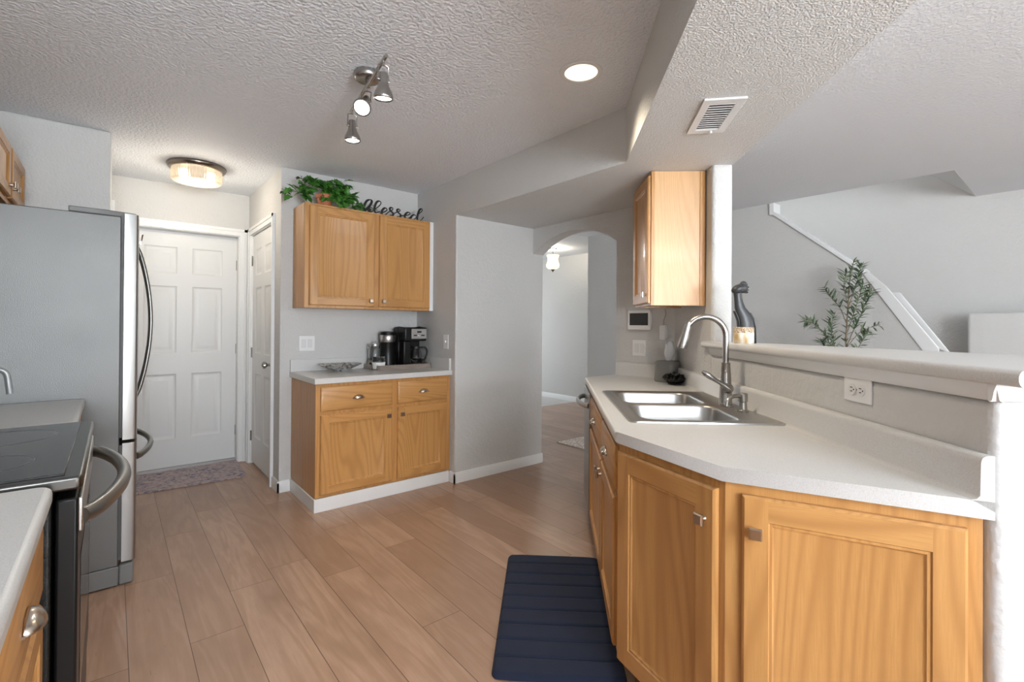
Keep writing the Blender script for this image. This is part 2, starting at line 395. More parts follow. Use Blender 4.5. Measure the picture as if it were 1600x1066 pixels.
# stair walls
yk = 1.12
m = MB(); m.prism([(yk, 0), (4.2, 0), (4.2, ZC), (1.9, ZC), (1.9, 2.333 - .01), (1.158, 1.69), (yk, 1.61)], XS, XS + .12, axis='x'); struct('wall_stair', m, M_wall)
def quadbeam(pts, t_):   # polygon of points on the flight's face, thickened away from the room
    m = MB(); n = len(pts); m.add([p for p in pts] + [(p[0] + t_, p[1] + .02, p[2]) for p in pts], [list(range(n)), list(range(2 * n - 1, n - 1, -1))] + [[i, (i + 1) % n, n + (i + 1) % n, n + i] for i in range(n)]); return m
m = quadbeam([(4.800, 1.12, 0), (4.743, .799, 0), (4.743, .799, 1.09), (4.786, 1.042, 1.47), (4.800, 1.12, 1.60)], .12); struct('wall_winder', m, M_wall)
def slopecap(a, b_, width, th, nvec, over=.02):
    m = MB(); a, b_ = Vector(a), Vector(b_); n3 = Vector((nvec[0], nvec[1], 0)); pr = []
    for p in (a, b_): pr.append([p - n3 * over, p + n3 * (width - over), p + n3 * (width - over) + Vector((0, 0, th)), p - n3 * over + Vector((0, 0, th))])
    m.rings(pr); return m
m = slopecap((XS, 1.9, 2.325), (XS, 1.17, 1.703), .15, .04, (1, 0)); m.box((XS - .02, 1.885, 2.325), (XS + .13, 1.93, ZC))
struct('trim_1', m, M_white, bevel=.006)
m = quadbeam([(4.800, 1.20, 1.728), (4.786, 1.042, 1.477), (4.743, .799, 1.096), (4.743, .799, 1.06), (4.725, .697, 1.06), (4.725, .697, 1.113), (4.784, 1.027, 1.598), (4.800, 1.165, 1.745)], .14)
for v_ in m.v: v_.x -= .012
struct('trim_2', m, M_white, bevel=.006)
m = quadbeam([(4.984, 1.040, 1.560), (4.931, .735, 1.10), (4.919, .659, 1.075), (4.975, .976, 1.557)], .06)
o = m.build('handrail', M_white, bevel=.01); tag(o, 'white sloped handrail beyond the stair wall cap', 'handrail')
# low half wall at the foot of the stairs
wall('wall_low', (5.55, -2.2, 0), (5.68, .640, 1.395), M_wall, .02)

# baseboards
def base(name, pts, h=.085, t_=.012):
    m = MB()
    for (a, c) in zip(pts[:-1], pts[1:]):
        m.sweep([(0, 0), (t_, 0), (t_, h - .012), (t_ * .5, h), (0, h)], (a[0], a[1], 0), (c[0], c[1], 0))
    return struct(name, m, M_white)
base('baseboard_back', [(X1, YB), (.945, YB)][::-1])
base('baseboard_pantry', [(X1, Y1 - .012), (X1, 4.03)][::-1]); base('baseboard_pantry', [(X1, 4.91), (X1, YB)][::-1])
base('baseboard_coffee', [(X1 - .012, Y1), (1.04, Y1)])
base('baseboard_corner', [(X2, 3.29), (X2, Y3 - .012)]); base('baseboard_corner', [(X2 - .012, Y3), (X5 + .0, Y3)])
base('baseboard_hall', [(X5, Y3 - .01), (X5, 7.1)][::-1]); base('baseboard_far', [(XF, 7.1), (XF, .8)])
base('baseboard_stair', [(XS, 4.2), (XS, 1.12)]); base('baseboard_arch', [(X4, 1.8), (X4, yr)][::-1])

# ------------------------------------------------------------------ interior doors
def panel_slab(m, W, Hh, T, cells, depth=.008):
    """six-panel slab in x,z with front at y=0 (facing -y)"""
    xs = sorted({0, W} | {c[0] for c in cells} | {c[2] for c in cells}); zs = sorted({0, Hh} | {c[1] for c in cells} | {c[3] for c in cells})
    for i in range(len(xs) - 1):
        for j in range(len(zs) - 1):
            a, c, b_, d = xs[i], zs[j], xs[i + 1], zs[j + 1]
            if any(abs(a - q[0]) < 1e-6 and abs(c - q[1]) < 1e-6 for q in cells):
                rs = []
                for ins, dp in ((0, 0), (.008, .006), (.02, depth), (.03, depth), (.05, .003), (.06, .003)):
                    rs.append([(a + ins, dp, c + ins), (b_ - ins, dp, c + ins), (b_ - ins, dp, d - ins), (a + ins, dp, d - ins)])
                m.rings(rs, cap0=False)
            else: m.add([(a, 0, c), (b_, 0, c), (b_, 0, d), (a, 0, d)], [(0, 1, 2, 3)])
    m.add([(0, 0, 0), (W, 0, 0), (W, 0, Hh), (0, 0, Hh), (0, T, 0), (W, T, 0), (W, T, Hh), (0, T, Hh)], [(4, 7, 6, 5), (0, 4, 5, 1), (3, 2, 6, 7), (0, 3, 7, 4), (1, 5, 6, 2)])
def six(W):
    s_ = .115 * W / .81; mu = .11 * W / .81; pw = (W - 2 * s_ - mu) / 2; c = []
    for x in (s_, s_ + pw + mu):
        for z0, z1 in ((.24, .80), (.98, 1.56), (1.67, 1.90)): c.append((x, z0, x + pw, z1))
    return c
def casing(m, x0, x1, zt, w_=.06, t_=.016, jy=.09):
    # flat three-step casing around an opening, front at y=-t_
    for (a, c, b_, d) in ((x0 - w_, 0, x0, zt), (x1, 0, x1 + w_, zt), (x0 - w_, zt, x1 + w_, zt + w_)):
        m.box((a, -t_, c), (b_, 0, d))
    for (a, c, b_, d) in ((x0 - w_, 0, x0 - w_ * .6, zt + w_), (x1 + w_ * .6, 0, x1 + w_, zt + w_), (x0 - w_, zt + w_ * .6, x1 + w_, zt + w_)):
        m.box((a, -t_ - .006, c), (b_, -t_, d))
    for (a, c, b_, d) in ((x0, 0, x0 + .006, zt), (x1 - .006, 0, x1, zt), (x0, zt - .006, x1, zt)): m.box((a, -.004, c), (b_, jy, d))
def hinge(parent, x, z, y=0.):
    m = MB(); m.lathe([(.006, -.045), (.006, .045)], 10, (x, y - .006, z)); m.box((x - .004, y - .002, z - .045), (x + .012, y + .001, z + .045))
    return m.build('hinge', M_nickel, parent)
# entry door, recessed in the back wall
d1 = bpy.data.objects.new('door_1', None); C.objects.link(d1); d1.location = (.075, YB, 0); d1['kind'] = 'structure'
m = MB(); m.X = Matrix.Translation((.006, .09, .022)); panel_slab(m, .798, 2.032, .044, six(.798)); m.build('door_panel', M_door, d1, bevel=0, merge=False)
m = MB(); casing(m, 0, .81, 2.062, jy=.12); m.build('door_frame', M_white, d1, merge=False)
m = MB(); m.box((0, .06, 0), (.81, .12, .018)); m.build('threshold', plain('alu', (.6, .6, .6), .35, .8), d1)
for z in (.28, 1.03, 1.80): hinge(d1, .805, z, .088)
# pantry door in the side wall
d2_ = bpy.data.objects.new('door_2', None); C.objects.link(d2_); d2_.location = (X1, 4.85, 0); d2_.rotation_euler = (0, 0, -PI / 2); d2_['kind'] = 'structure'
m = MB(); m.X = Matrix.Translation((.006, .012, .02)); panel_slab(m, .748, 2.032, .036, six(.748)); m.build('door_panel', M_door, d2_, merge=False)
m = MB(); casing(m, 0, .76, 2.062); m.build('door_frame', M_white, d2_, merge=False)
for z in (.25, 1.0, 1.83): hinge(d2_, .002, z, .010)
m = MB(); m.lathe([(.0, 0), (.032, 0), (.032, .006), (.012, .010), (.010, .03), (.02, .036), (.029, .048), (.027, .062), (.012, .070), (0, .071)], 20, (.69, .012, .935), axis=(0, -1, 0), cap=False); m.build('door_handle', M_nickel, d2_)
# white door casing edge on the side wall next to the refrigerator
m = MB(); m.box((-.016, 4.25, 0), (.004, 4.32, 2.10)); struct('trim_3', m, M_white)

# ------------------------------------------------------------------ cabinets
def cab_door(parent, x0, z0, x1, z1, knob=None, t_=.019, fr=.056, knob_rot=0):
    m = MB(); y = -t_
    def R(i, yy): return [(x0 + i, yy, z0 + i), (x1 - i, yy, z0 + i), (x1 - i, yy, z1 - i), (x0 + i, yy, z1 - i)]
    m.rings([R(0, -.001), R(0, y + .006), R(.006, y)], cap1=False)
    a, b_, c, d = x0 + .006, x1 - .006, z0 + .006, z1 - .006; f = fr
    m.add([(a, y, c), (x0 + f, y, c), (x0 + f, y, d), (a, y, d)], [(0, 1, 2, 3)]); m.add([(x1 - f, y, c), (b_, y, c), (b_, y, d), (x1 - f, y, d)], [(0, 1, 2, 3)])
    for z in ((c, z0 + f), (z1 - f, d)): m.add([(x0 + f, y, z[0]), (x1 - f, y, z[0]), (x1 - f, y, z[1]), (x0 + f, y, z[1])], [(0, 1, 2, 3)], 1)
    m.rings([R(f, y), R(f + .003, y + .004), R(f + .009, y + .004), R(f + .013, y + .009), R(f + .016, y + .010)], cap0=False)
    o = m.build('door', [M_oakz, M_oakx], parent, merge=False)
    if knob: square_knob(o, knob[0], y, knob[1])
    return o
def square_knob(parent, x, y, z, s_=.030):
    m = MB(); m.lathe([(.0085, 0), (.0065, .006), (.006, .018)], 12, (x, y, z), axis=(0, -1, 0))
    def R(h_, yy): return [(x - h_, y - yy, z - h_), (x + h_, y - yy, z - h_), (x + h_, y - yy, z + h_), (x - h_, y - yy, z + h_)]
    m.rings([R(.006, .012), R(s_ / 2, .018), R(s_ / 2, .022), R(s_ / 2 - .003, .026)])
    return m.build('knob', M_knob, parent, smooth=25)
def drawer_front(parent, x0, z0, x1, z1, pull=True, t_=.019):
    m = MB(); y = -t_
    def R(i, yy): return [(x0 + i, yy, z0 + i), (x1 - i, yy, z0 + i), (x1 - i, yy, z1 - i), (x0 + i, yy, z1 - i)]
    m.rings([R(0, -.001), R(0, y + .009), R(.004, y + .004), R(.014, y)], 0)
    o = m.build('drawer', [M_oakx], parent, merge=False)
    if pull: cup_pull(o, (x0 + x1) / 2, y, (z0 + z1) / 2)
    return o
def cup_pull(parent, x, y, z, w_=.042, hh=.026, dp=.026):
    m = MB(); rs = []
    for j in range(9):          # dome quarter: from back-top to front lip
        ph = PI / 2 * j / 8
        ring = []
        for i in range(17):
            th = .04 + (PI - .08) * i / 16
            ring.append((x + w_ * math.cos(th), y - .001 - dp * math.sin(th) * math.sin(ph), z - hh * .4 + hh * math.sin(th) * math.cos(ph)))
        rs.append(ring)
    m.rings(rs, closed=False, cap0=False, cap1=False)
    rs2 = [[(a * 1., b_ + .0, c) for a, b_, c in r] for r in rs]
    m.tube([(x - w_ - .003, y - .002, z - hh * .35), (x + w_ + .003, y - .002, z - hh * .35)], .003, 8)
    o = m.build('cup_pull', M_pull, parent, smooth=60, merge=False)
    sd = o.modifiers.new('solid', 'SOLIDIFY'); sd.thickness = .0015
    return o
def open_box(m, x0, y0, z0, x1, y1, z1, t_=.018, face=.02, openings=()):
    """carcass with a face frame; front at y0"""
    m.box((x0, y0 + face, z0), (x0 + t_, y1, z1)); m.box((x1 - t_, y0 + face, z0), (x1, y1, z1)); m.box((x0 + t_, y1 - .006, z0), (x1 - t_, y1, z1))
    m.box((x0 + t_, y0 + face, z0), (x1 - t_, y1 - .006, z0 + t_))
    m.box((x0, y0, z0), (x1, y0 + face, z1))

# --- coffee station base cabinet
cb = thing('base_cabinet', 'oak base cabinet with two drawers and two doors under the coffee station', 'cabinet', (1.045, 3.297, 0))
Wb = X2 - 1.045 - .002
m = MB(); open_box(m, 0, 0, .092, Wb, Y1 - 3.297 - .003, CB - .002); m.build('body', [M_oakz], cb, bevel=.0015)
m = MB(); m.box((-.008, -.010, 0), (Wb - .012, .004, .090)); m.box((-.008, .004, 0), (.006, Y1 - 3.30, .090)); m.build('toe_kick', M_white, cb, bevel=.002)
cab_door(cb, .030, .112, .548, .648, (.515, .595)); cab_door(cb, .592, .112, 1.022, .648, (.622, .595))
drawer_front(cb, .030, .672, .548, .838); drawer_front(cb, .592, .672, 1.022, .838)
# countertop
m = MB(); m.box((1.030, 3.268, CB), (X2 - .001, Y1 - .001, CT), 0)
ct = m.build('countertop', M_top, bevel=.0025)
tag(ct, 'pale speckled laminate countertop under the coffee makers', 'countertop')
m = MB(); m.box((1.032, Y1 - .021, CT), (X2 - .021, Y1 - .001, CT + .092)); m.box((X2 - .021, 3.285, CT), (X2 - .001, Y1 - .001, CT + .092)); m.build('backsplash', M_top, ct, bevel=.002)
# --- upper cabinet
uc = thing('wall_cabinet', 'oak two-door wall cabinet above the coffee makers', 'cabinet', (1.048, 3.575, 0))
m = MB(); m.box((0, .02, 1.382), (.018, Y1 - 3.576, 2.138)); m.box((1.0, .02, 1.382), (1.018, Y1 - 3.576, 2.138)); m.box((.018, .02, 1.386), (1.0, Y1 - 3.576, 1.404)); m.box((.018, .02, 2.120), (1.0, Y1 - 3.576, 2.138)); m.box((.018, Y1 - 3.584, 1.404), (1.0, Y1 - 3.578, 2.12)); m.box((0, 0, 1.380), (1.018, .02, 2.138))
m.build('body', [M_oakz], uc, bevel=.0015)
m = MB(); m.box((1.019, .004, 1.380), (X2 - 1.048 - .002, .02, 2.138)); m.build('filler_strip', M_white, uc, label='white filler strip against the side wall')
cab_door(uc, .030, 1.400, .520, 2.122, (.487, 1.445)); cab_door(uc, .560, 1.400, 1.012, 2.122, (.592, 1.445))

# --- peninsula cabinets
P1 = Vector((2.560, 2.265)); P2 = Vector((1.346, 1.055)); P3 = Vector((1.227, .609)); P4 = Vector((1.4135, .158))
def face_pt(p, q, off):
    d = (q - p).normalized(); n = Vector((-d.y, d.x)); return n * off
dA = (P2 - P1).normalized(); nA = Vector((-dA.y, dA.x)); dB = (P3 - P2).normalized(); nB = Vector((-dB.y, dB.x)); dC = (P4 - P3).normalized(); nC = Vector((-dC.y, dC.x))
if nA.x < 0: nA = -nA
def isect(p, d, q, e):
    k = (q - p); den = d.x * e.y - d.y * e.x; t_ = (k.x * e.y - k.y * e.x) / den; return p + d * t_
OF = .021
aF = P1 + nA * OF; bF = P2 + nB * OF; cF = P3 + nC * OF
F2 = isect(aF, dA, bF, dB); F3 = isect(bF, dB, cF, dC); F1 = aF; F4 = cF + dC * .515
sB = .44
def cab_unit(name, label, A, B, zt=.859, back=None, skip_front=False, group=None):
    th = math.atan2((B - A).y, (B - A).x); t_ = thing(name, label, 'cabinet', (A.x, A.y, 0), th, group); return t_, (B - A).length
def board(m, p, q, z0, z1, th=.018, mi=0):
    p, q = Vector(p[:2]), Vector(q[:2]); d = (q - p).normalized(); n = Vector((-d.y, d.x)) * th
    m.prism([tuple(p), tuple(q), tuple(q + n), tuple(p + n)], z0, z1, mi)
# sink base
sA = .50
A0 = F1 + dA * sA
sk, LA = cab_unit('base_cabinet', 'oak sink base cabinet with two drawer fronts over two doors, beside the blue mat', A0, F2)
m = MB(); m.box((0, 0, .10), (LA - .0, .02, CB - .002)); m.box((0, .02, .10), (.018, .55, CB - .002)); m.box((0.018, .02, .10), (LA - .06, .50, .118)); m.build('body', [M_oakz], sk, bevel=.001)
m = MB(); m.box((.0, .075, 0), (LA - .03, .09, .10)); m.build('toe_kick', M_oakin, sk)
h1 = 1.195 - sA
cab_door(sk, .02, .13, h1 - .008, .655, (h1 - .035, .60)); cab_door(sk, h1 + .012, .13, LA - .028, .655, (h1 + .042, .60))
drawer_front(sk, .02, .685, h1 - .008, .838); drawer_front(sk, h1 + .012, .685, LA - .028, .838)
# angled corner cabinet
kc, LB = cab_unit('corner_cabinet', 'angled oak corner cabinet with one tall door, nearest the sink corner', F2, F3)
kb = [inv(kc, K(.52)), inv(kc, K(.50))]
m = MB(); m.box((0, 0, .10), (LB, .02, CB - .002)); m.box((.03, .02, .10), (LB - .02, .30, .118)); m.build('body', [M_oakz], kc, bevel=.001)
m = MB(); m.box((.0, .075, 0), (LB, .09, .10)); m.build('toe_kick', M_oakin, kc)
cab_door(kc, .010, .117, LB - .020, .832, (LB - .055, .742), fr=.062)
# end cabinet
ec, LC = cab_unit('end_cabinet', 'oak end cabinet with a wide single door facing the room beside the knee wall', F3, F4)
m = MB(); m.box((0, 0, .10), (LC, .02, CB - .002)); m.box((LC - .018, .02, .10), (LC, .12, CB - .002)); m.box((.02, .02, .10), (LC - .018, .12, .118))
m.build('body', [M_oakz], ec, bevel=.001)
m = MB(); m.box((.0, .06, 0), (LC - .0, .075, .10)); m.build('toe_kick', M_oakin, ec)
cab_door(ec, .040, .117, LC - .028, .832, (.072, .745), fr=.060)
# dishwasher
dw = thing('dishwasher', 'stainless steel dishwasher at the far end of the sink counter', 'dishwasher', (F1.x, F1.y, 0), math.atan2(dA.y, dA.x))
m = MB(); m.box((.0, .012, .02), (sA - .012, .46, CB - .004)); m.build('body', M_rubber, dw)
m = MB(); m.box((.0, -.022, .11), (sA - .006, .010, .852)); m.build('door', M_steelz, dw, bevel=.004)
m = MB(); m.box((.01, .03, .02), (sA - .016, .05, .10)); m.build('kick_plate', M_black, dw)
m = MB()
hp = [(.03 + (sA - .07) * k / 16, -.022 - .055 * math.sin(PI * k / 16) ** .55, .775) for k in range(17)]
m.tube(hp, .013, 12, squash=((0, 0, 1), 1.25)); m.build('handle', M_steel, dw)

# --- peninsula countertop with sink cutout
SK = Vector((2.012, 1.215)); ska = math.radians(46.6); SD = Vector((math.cos(ska), math.sin(ska))); SN = Vector((SD.y, -SD.x))   # SD along, SN to the wall
def S(u, v_): p = SK + SD * u + SN * v_; return (p.x, p.y)
NR = .016
n1 = P1 + nA * NR; n2 = isect(n1, dA, P2, dB)
poly = [(X4 - .001, 2.268), (n1.x + .01, 2.268), (n1.x, n1.y), (n2.x, n2.y), (P3.x, P3.y), tuple(isect(P3, dC, Vector(K(0, -.003)), KD)), K(sW4 - .004, -.003)]
hole = [S(u, v_) for u, v_ in rrect(-.405, -.260, .405, .260, .04, 3)]
m = MB(); m.prism(poly, CB, CT, holes=[hole])
e1 = Vector((n1.x, n1.y, 0)); e2 = Vector((n2.x, n2.y, 0))
prf = [(0, CB)] + [(-NR * math.cos(a) if 1 else 0, (CT + CB) / 2 + (CT - CB) / 2 * math.sin(a)) for a in [(-PI / 2) + PI * k / 10 for k in range(0, 11)]] + [(0, CT)]
def prof_sweep(m, prof, p, q, n):   # prof: (offset along n, z)
    m.rings([[(c.x + n.x * a, c.y + n.y * a, z) for a, z in prof] for c in (p, q)])
P2n = isect(P1, dA, P2, dB)
rsA = []
prfr = [(-NR * max(0, math.cos(a)) ** .6, (CT + CB) / 2 + (CT - CB) / 2 * math.sin(a)) for a in [(-PI / 2) + PI * k / 12 for k in range(13)]]
ringA = [(e1.x + nA.x * a, e1.y + nA.y * a, z) for a, z in prfr]; 
kk = dB / (dB.x * nA.x + dB.y * nA.y)
ringB = [(e2.x + kk.x * a, e2.y + kk.y * a, z) for a, z in prfr]
m.rings([ringA, ringB])
pc = m.build('countertop', M_top, smooth=40)
tag(pc, 'pale speckled laminate countertop around the double sink', 'countertop')
# coved backsplash
def cove(m, p, q, n):     # n: outward (to the counter) unit, wall face at offset 0
    pr = [(0, CT - .02), (.034, CT - .0), (.026, CT + .003), (.021, CT + .010), (.020, CT + .080), (.018, CT + .090), (.012, CT + .096), (.004, CT + .097), (0, CT + .097)]
    m.rings([[(c[0] + n[0] * a, c[1] + n[1] * a, z) for a, z in pr] for c in (p, q)])
m = MB(); 
pr = [(0, CT - .02), (.034, CT - .0), (.026, CT + .003), (.021, CT + .010), (.020, CT + .080), (.018, CT + .090), (.012, CT + .096), (.004, CT + .097), (0, CT + .097)]
m.rings([[(*isect(P3, dC, Vector(K(0, -.003 - a)), KD), z) for a, z in pr], [(*K(sW4, -.003 - a), z) for a, z in pr]])
cove(m, (X4 - .001, K(sW4)[1]), (X4 - .001, 2.268), (-1, 0)); m.build('backsplash', M_top, pc, smooth=50)
# end L-profile filler: front edge reaches the wall end
# --- bar top on the knee wall
zb0, zb1 = 1.149, 1.184
fr0 = Vector(K(-.075, -.030)); fr1 = Vector(K(KL + .085, -.030))
m = MB(); m.prism([(fr0.x + KN.x * .018, fr0.y + KN.y * .018), (fr1.x + KN.x * .018, fr1.y + KN.y * .018), K(KL - .02, .04), K(KL - .02, .17), (2.56, 1.19), (2.10, .02), (1.75, -.16)][::-1], zb0, zb1)
prb = [(.018 - .018 * max(0, math.cos(a)) ** .6, (zb0 + zb1) / 2 + (zb1 - zb0) / 2 * math.sin(a)) for a in [(-PI / 2) + PI * k / 12 for k in range(13)]]
m.rings([[(c.x + KN.x * a, c.y + KN.y * a, z) for a, z in prb] for c in (fr0, fr1)])
bt = m.build('bar_top', M_top, smooth=40)
tag(bt, 'raised white bar top on the knee wall behind the sink', 'bar top')
m = MB(); pa = [(0, 1.116), (.004, 1.112), (.010, 1.116), (.014, 1.135), (.020, 1.1495), (0, 1.1495)]
m.rings([[(c[0] - KN.x * a, c[1] - KN.y * a, z) for a, z in pa] for c in (K(-.016), K(KL + .0))])
m.rings([[(c[0] - KD.x * a, c[1] - KD.y * a, z) for a, z in pa] for c in (K(0, -.02), K(0, .15))])
m.prism([K(0, .0), K(0, .135), K(KL, .11), K(KL, 0)], 1.119, 1.1488)
m.build('apron_moulding', M_white, bt, smooth=50)

# --- upper right cabinet
cor = Vector((2.328, 1.57)); WU = .40
ur0 = cor + KD * WU
ru = thing('wall_cabinet', 'oak single-door wall cabinet above the sink counter, beside the white column', 'cabinet', (ur0.x, ur0.y, 0), math.atan2(-KD.y, -KD.x))
m = MB(); m.box((0, .0, 1.382), (WU, .018, ZS - .002)); m.box((WU - .018, .018, 1.382), (WU, .297, ZS - .002), 1); m.box((0, .018, 1.382), (.018, .29, ZS - .002)); m.box((.018, .018, 1.392), (WU - .018, .29, 1.41)); m.box((.018, .018, ZS - .02), (WU - .018, .29, ZS - .003))
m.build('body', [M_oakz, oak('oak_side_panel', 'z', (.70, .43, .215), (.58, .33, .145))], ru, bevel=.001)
m = MB(); m.box((WU - .002, .270, 1.380), (WU + .006, .298, ZS - .003)); m.build('scribe_strip', M_oakz, ru)
cab_door(ru, .012, 1.395, WU - .010, ZS - .025, (WU - .045, 1.445))

# --- left run
lc = thing('base_cabinet', 'oak drawer cabinet under the near left counter', 'cabinet', (-.125, -1.20, 0), PI / 2)
m = MB(); open_box(m, 0, 0, .10, 2.615, .59, .874); m.build('body', M_oakz, lc, bevel=.001)
m = MB(); m.box((0, .07, 0), (2.615, .085, .10)); m.build('toe_kick', M_oakin, lc)
for k, x in enumerate((2.04, 1.46, .88, .30)): drawer_front(lc, x, .70, x + .55, .852); cab_door(lc, x, .125, x + .55, .68, (x + .03 if k % 2 == 0 else x + .52, .63))
def counter_run(label, y0, y1, xf=-.095, zt=.915, rc=.03):
    m = MB(); pts = [(X0 + .001, y0), (xf, y0)] + ([(xf - rc + rc * math.cos(PI / 2 * k / 6), y1 - rc + rc * math.sin(PI / 2 * k / 6)) for k in range(7)] if rc else [(xf, y1)]) + [(X0 + .001, y1)]
    m.prism(pts, zt - .038, zt); o = m.build('countertop', M_top, bevel=.012, seg=4); tag(o, label, 'countertop'); return o
counter_run('pale laminate countertop at the near left, in front of the range', -1.20, 1.430)
counter_run('pale laminate counter strip between the range and the refrigerator', 2.232, 2.945, rc=0)
fc = thing('base_cabinet', 'oak filler cabinet between the range and the refrigerator', 'cabinet', (-.125, 2.235, 0), PI / 2)
m = MB(); open_box(m, 0, 0, .10, .70, .59, .874); m.build('body', M_oakz, fc, bevel=.001)
drawer_front(fc, .02, .70, .68, .852); cab_door(fc, .02, .125, .68, .68, (.06, .63))
m = MB(); m.box((0, .07, 0), (.70, .085, .10)); m.build('toe_kick', M_oakin, fc)
# cabinet over the refrigerator
oc = thing('wall_cabinet', 'oak short wall cabinet high on the left, above the refrigerator', 'cabinet', (-.405, 2.30, 0), PI / 2)
Lo = Y5L - 2.30 - .002
m = MB(); m.box((0, 0, 1.845), (Lo, .313, 2.14)); m.build('body', M_oakz, oc, bevel=.001)
for a, c, kx in ((.02, .50, .46), (.53, 1.05, 1.02), (1.09, Lo - .02, 1.12)): cab_door(oc, a, 1.872, c, 2.125, (kx, 1.925), fr=.05)

# --- refrigerator
fr = thing('refrigerator', 'stainless french-door refrigerator with freezer drawer, left of the white door', 'refrigerator', (0, 2.962, 0), PI / 2)
FW = .878
m = MB(); m.box((0, -.028, .10), (FW, .66, 1.772)); m.build('body', M_fside, fr, bevel=.004)
m = MB(); m.box((.0, -.030, .008), (FW, .62, .098)); m.build('base_grille', plain('fridge_grey', (.17, .17, .165), .45), fr, bevel=.004)
def fdoor(x0, x1, z0, z1, name):
    m = MB(); n = 12; pr = []
    for k in range(n + 1):
        u = x0 + (x1 - x0) * k / n; c = (u - FW / 2) / (FW / 2); pr.append((u, -.105 + .012 * c * c))
    poly_ = [(x0, -.040), (x0, pr[0][1] + .016), (x0 + .003, pr[0][1] + .007), (x0 + .010, pr[0][1] + .001)] + pr[1:-1] + [(x1 - .010, pr[-1][1] + .001), (x1 - .003, pr[-1][1] + .007), (x1, pr[-1][1] + .016), (x1, -.040)]
    m.prism(poly_, z0, z1); o = m.build(name, M_steelz, fr, smooth=25)
    g = MB(); g.box((x0 + .008, -.042, z0 + .01), (x1 - .008, -.026, z1 - .01)); g.build('gasket', M_rubber, o)
    return o
fdoor(.001, FW / 2 - .003, .700, 1.790, 'door'); fdoor(FW / 2 + .003, FW - .001, .700, 1.790, 'door')
fdz = fdoor(.001, FW - .001, .115, .684, 'freezer_drawer')
for x, s_ in ((FW / 2 - .05, -1), (FW / 2 + .05, 1)):
    pts = [(x, -.102 - .062 * math.sin(PI * k / 24) ** .8, .86 + .82 * k / 24) for k in range(25)]
    m = MB(); m.tube(pts, [.010] + [.012] * 23 + [.010], 10, squash=((0, 1, 0), .75)); m.build('handle', M_handle, fr, smooth=60)
pts = [(.07 + .74 * k / 24, -.097 - .072 * math.sin(PI * k / 24) ** .75, .60) for k in range(25)]
m = MB(); m.tube(pts, .013, 10, squash=((0, 0, 1), 1.3)); m.build('handle', M_handle, fr, smooth=60)
for x0 in (.0, FW - .10):
    m = MB(); m.prism([(x0, .16), (x0 + .10, .16), (x0 + .10, .02), (x0 + .075, -.085), (x0 + .025, -.085), (x0, .02)], 1.7725, 1.798); m.build('hinge_cover', plain('hinge_grey', (.16, .16, .155), .4), fr, bevel=.004)
m = MB(); m.box((.01, -.088, .0), (.07, -.030, .10)); m.build('foot', plain('fridge_foot', (.19, .19, .185), .45), fr, bevel=.01)
m = MB()
for sg in (-1, 1):
    m.tube([(-.000, 0, -.018), (sg * .004, -.006, .0), (sg * .010, -.010, .03), (sg * .013, -.012, .034)], .0035, 8)
m.tube([(-.010, -.004, -.005), (.010, -.004, -.005)], .005, 8); m.box((-.009, -.004, -.02), (.009, .004, .0))
o = m.build('magnet_clip', M_chrome); o.location = (.1095, 3.27, 1.705); o.rotation_euler = (0, 0, PI / 2)
tag(o, 'small chrome spring clip stuck high on the refrigerator door', 'clip')
m = MB(); m.tube(cr([(-.40, 0, 1.058), (-.365, 0, 1.058), (-.348, 0, 1.040), (-.342, 0, 1.0), (-.337, 0, .955)]), .011, 10, squash=((0, 1, 0), .4))
o = m.build('curved_form', plain('curved_form_grey', (.20, .20, .195), .35, .5)); o.location = (0, 2.957, 0)  # flattened grey curved tube set against the refrigerator side
tag(o, 'grey hook-shaped form on the side of the refrigerator above the counter', 'hook')

# --- range
rg = thing('range', 'black glass-top electric range with bowed grey oven handle', 'range', (-.10, 1.440, 0), PI / 2)
RW = .785
m = MB(); m.box((.004, .0, .04), (RW - .004, .60, .890)); m.build('body', M_rside, rg, bevel=.006)
m = MB(); m.prism([(0, .60), (0, -.046), (.012, -.052), (RW - .012, -.052), (RW, -.046), (RW, .60)], .892, .922); m.build('cooktop_frame', [plain('dark_steel', (.13, .128, .12), .28, 1.)], rg, bevel=.006, seg=3)
m = MB(); m.box((.028, -.020, .9215), (RW - .028, .55, .9260)); ck = m.build('glass_cooktop', M_glassblk, rg, bevel=.0015)
for (x, y, r_) in ((.22, .14, .095), (.57, .14, .115), (.22, .41, .115), (.57, .41, .09)):
    m = MB(); m.lathe([(r_ - .0012, .9262), (r_, .9264), (r_ + .0012, .9262)], 48, (x, y, 0), cap=False); m.build('burner_ring', plain('ring_grey', (.12, .12, .12), .3), ck)
m = MB(); m.box((0, .56, .892), (RW, .60, 1.05)); m.build('back_guard', M_black, rg, bevel=.006)
m = MB(); m.box((.012, -.044, .205), (RW - .012, -.006, .872)); od = m.build('oven_door', M_black, rg, bevel=.006)
m = MB(); m.box((.13, -.0455, .36), (RW - .13, -.0435, .70)); m.build('window', M_glassblk, od)
m = MB(); m.box((.008, -.052, .795), (RW - .008, -.043, .872)); m.build('door_trim', M_steel, od, bevel=.003, label='stainless strip along the top of the oven door')
m = MB(); m.box((.012, -.040, .045), (RW - .012, -.006, .195)); m.build('storage_drawer', M_black, rg, bevel=.006)
pts = [(.035 + (RW - .07) * k / 28, -.050 - .080 * math.sin(PI * k / 28) ** .7, .822) for k in range(29)]
m = MB(); m.tube(pts, .0165, 12, squash=((0, 0, 1), 1.15)); m.build('handle', M_handle, od, smooth=60)

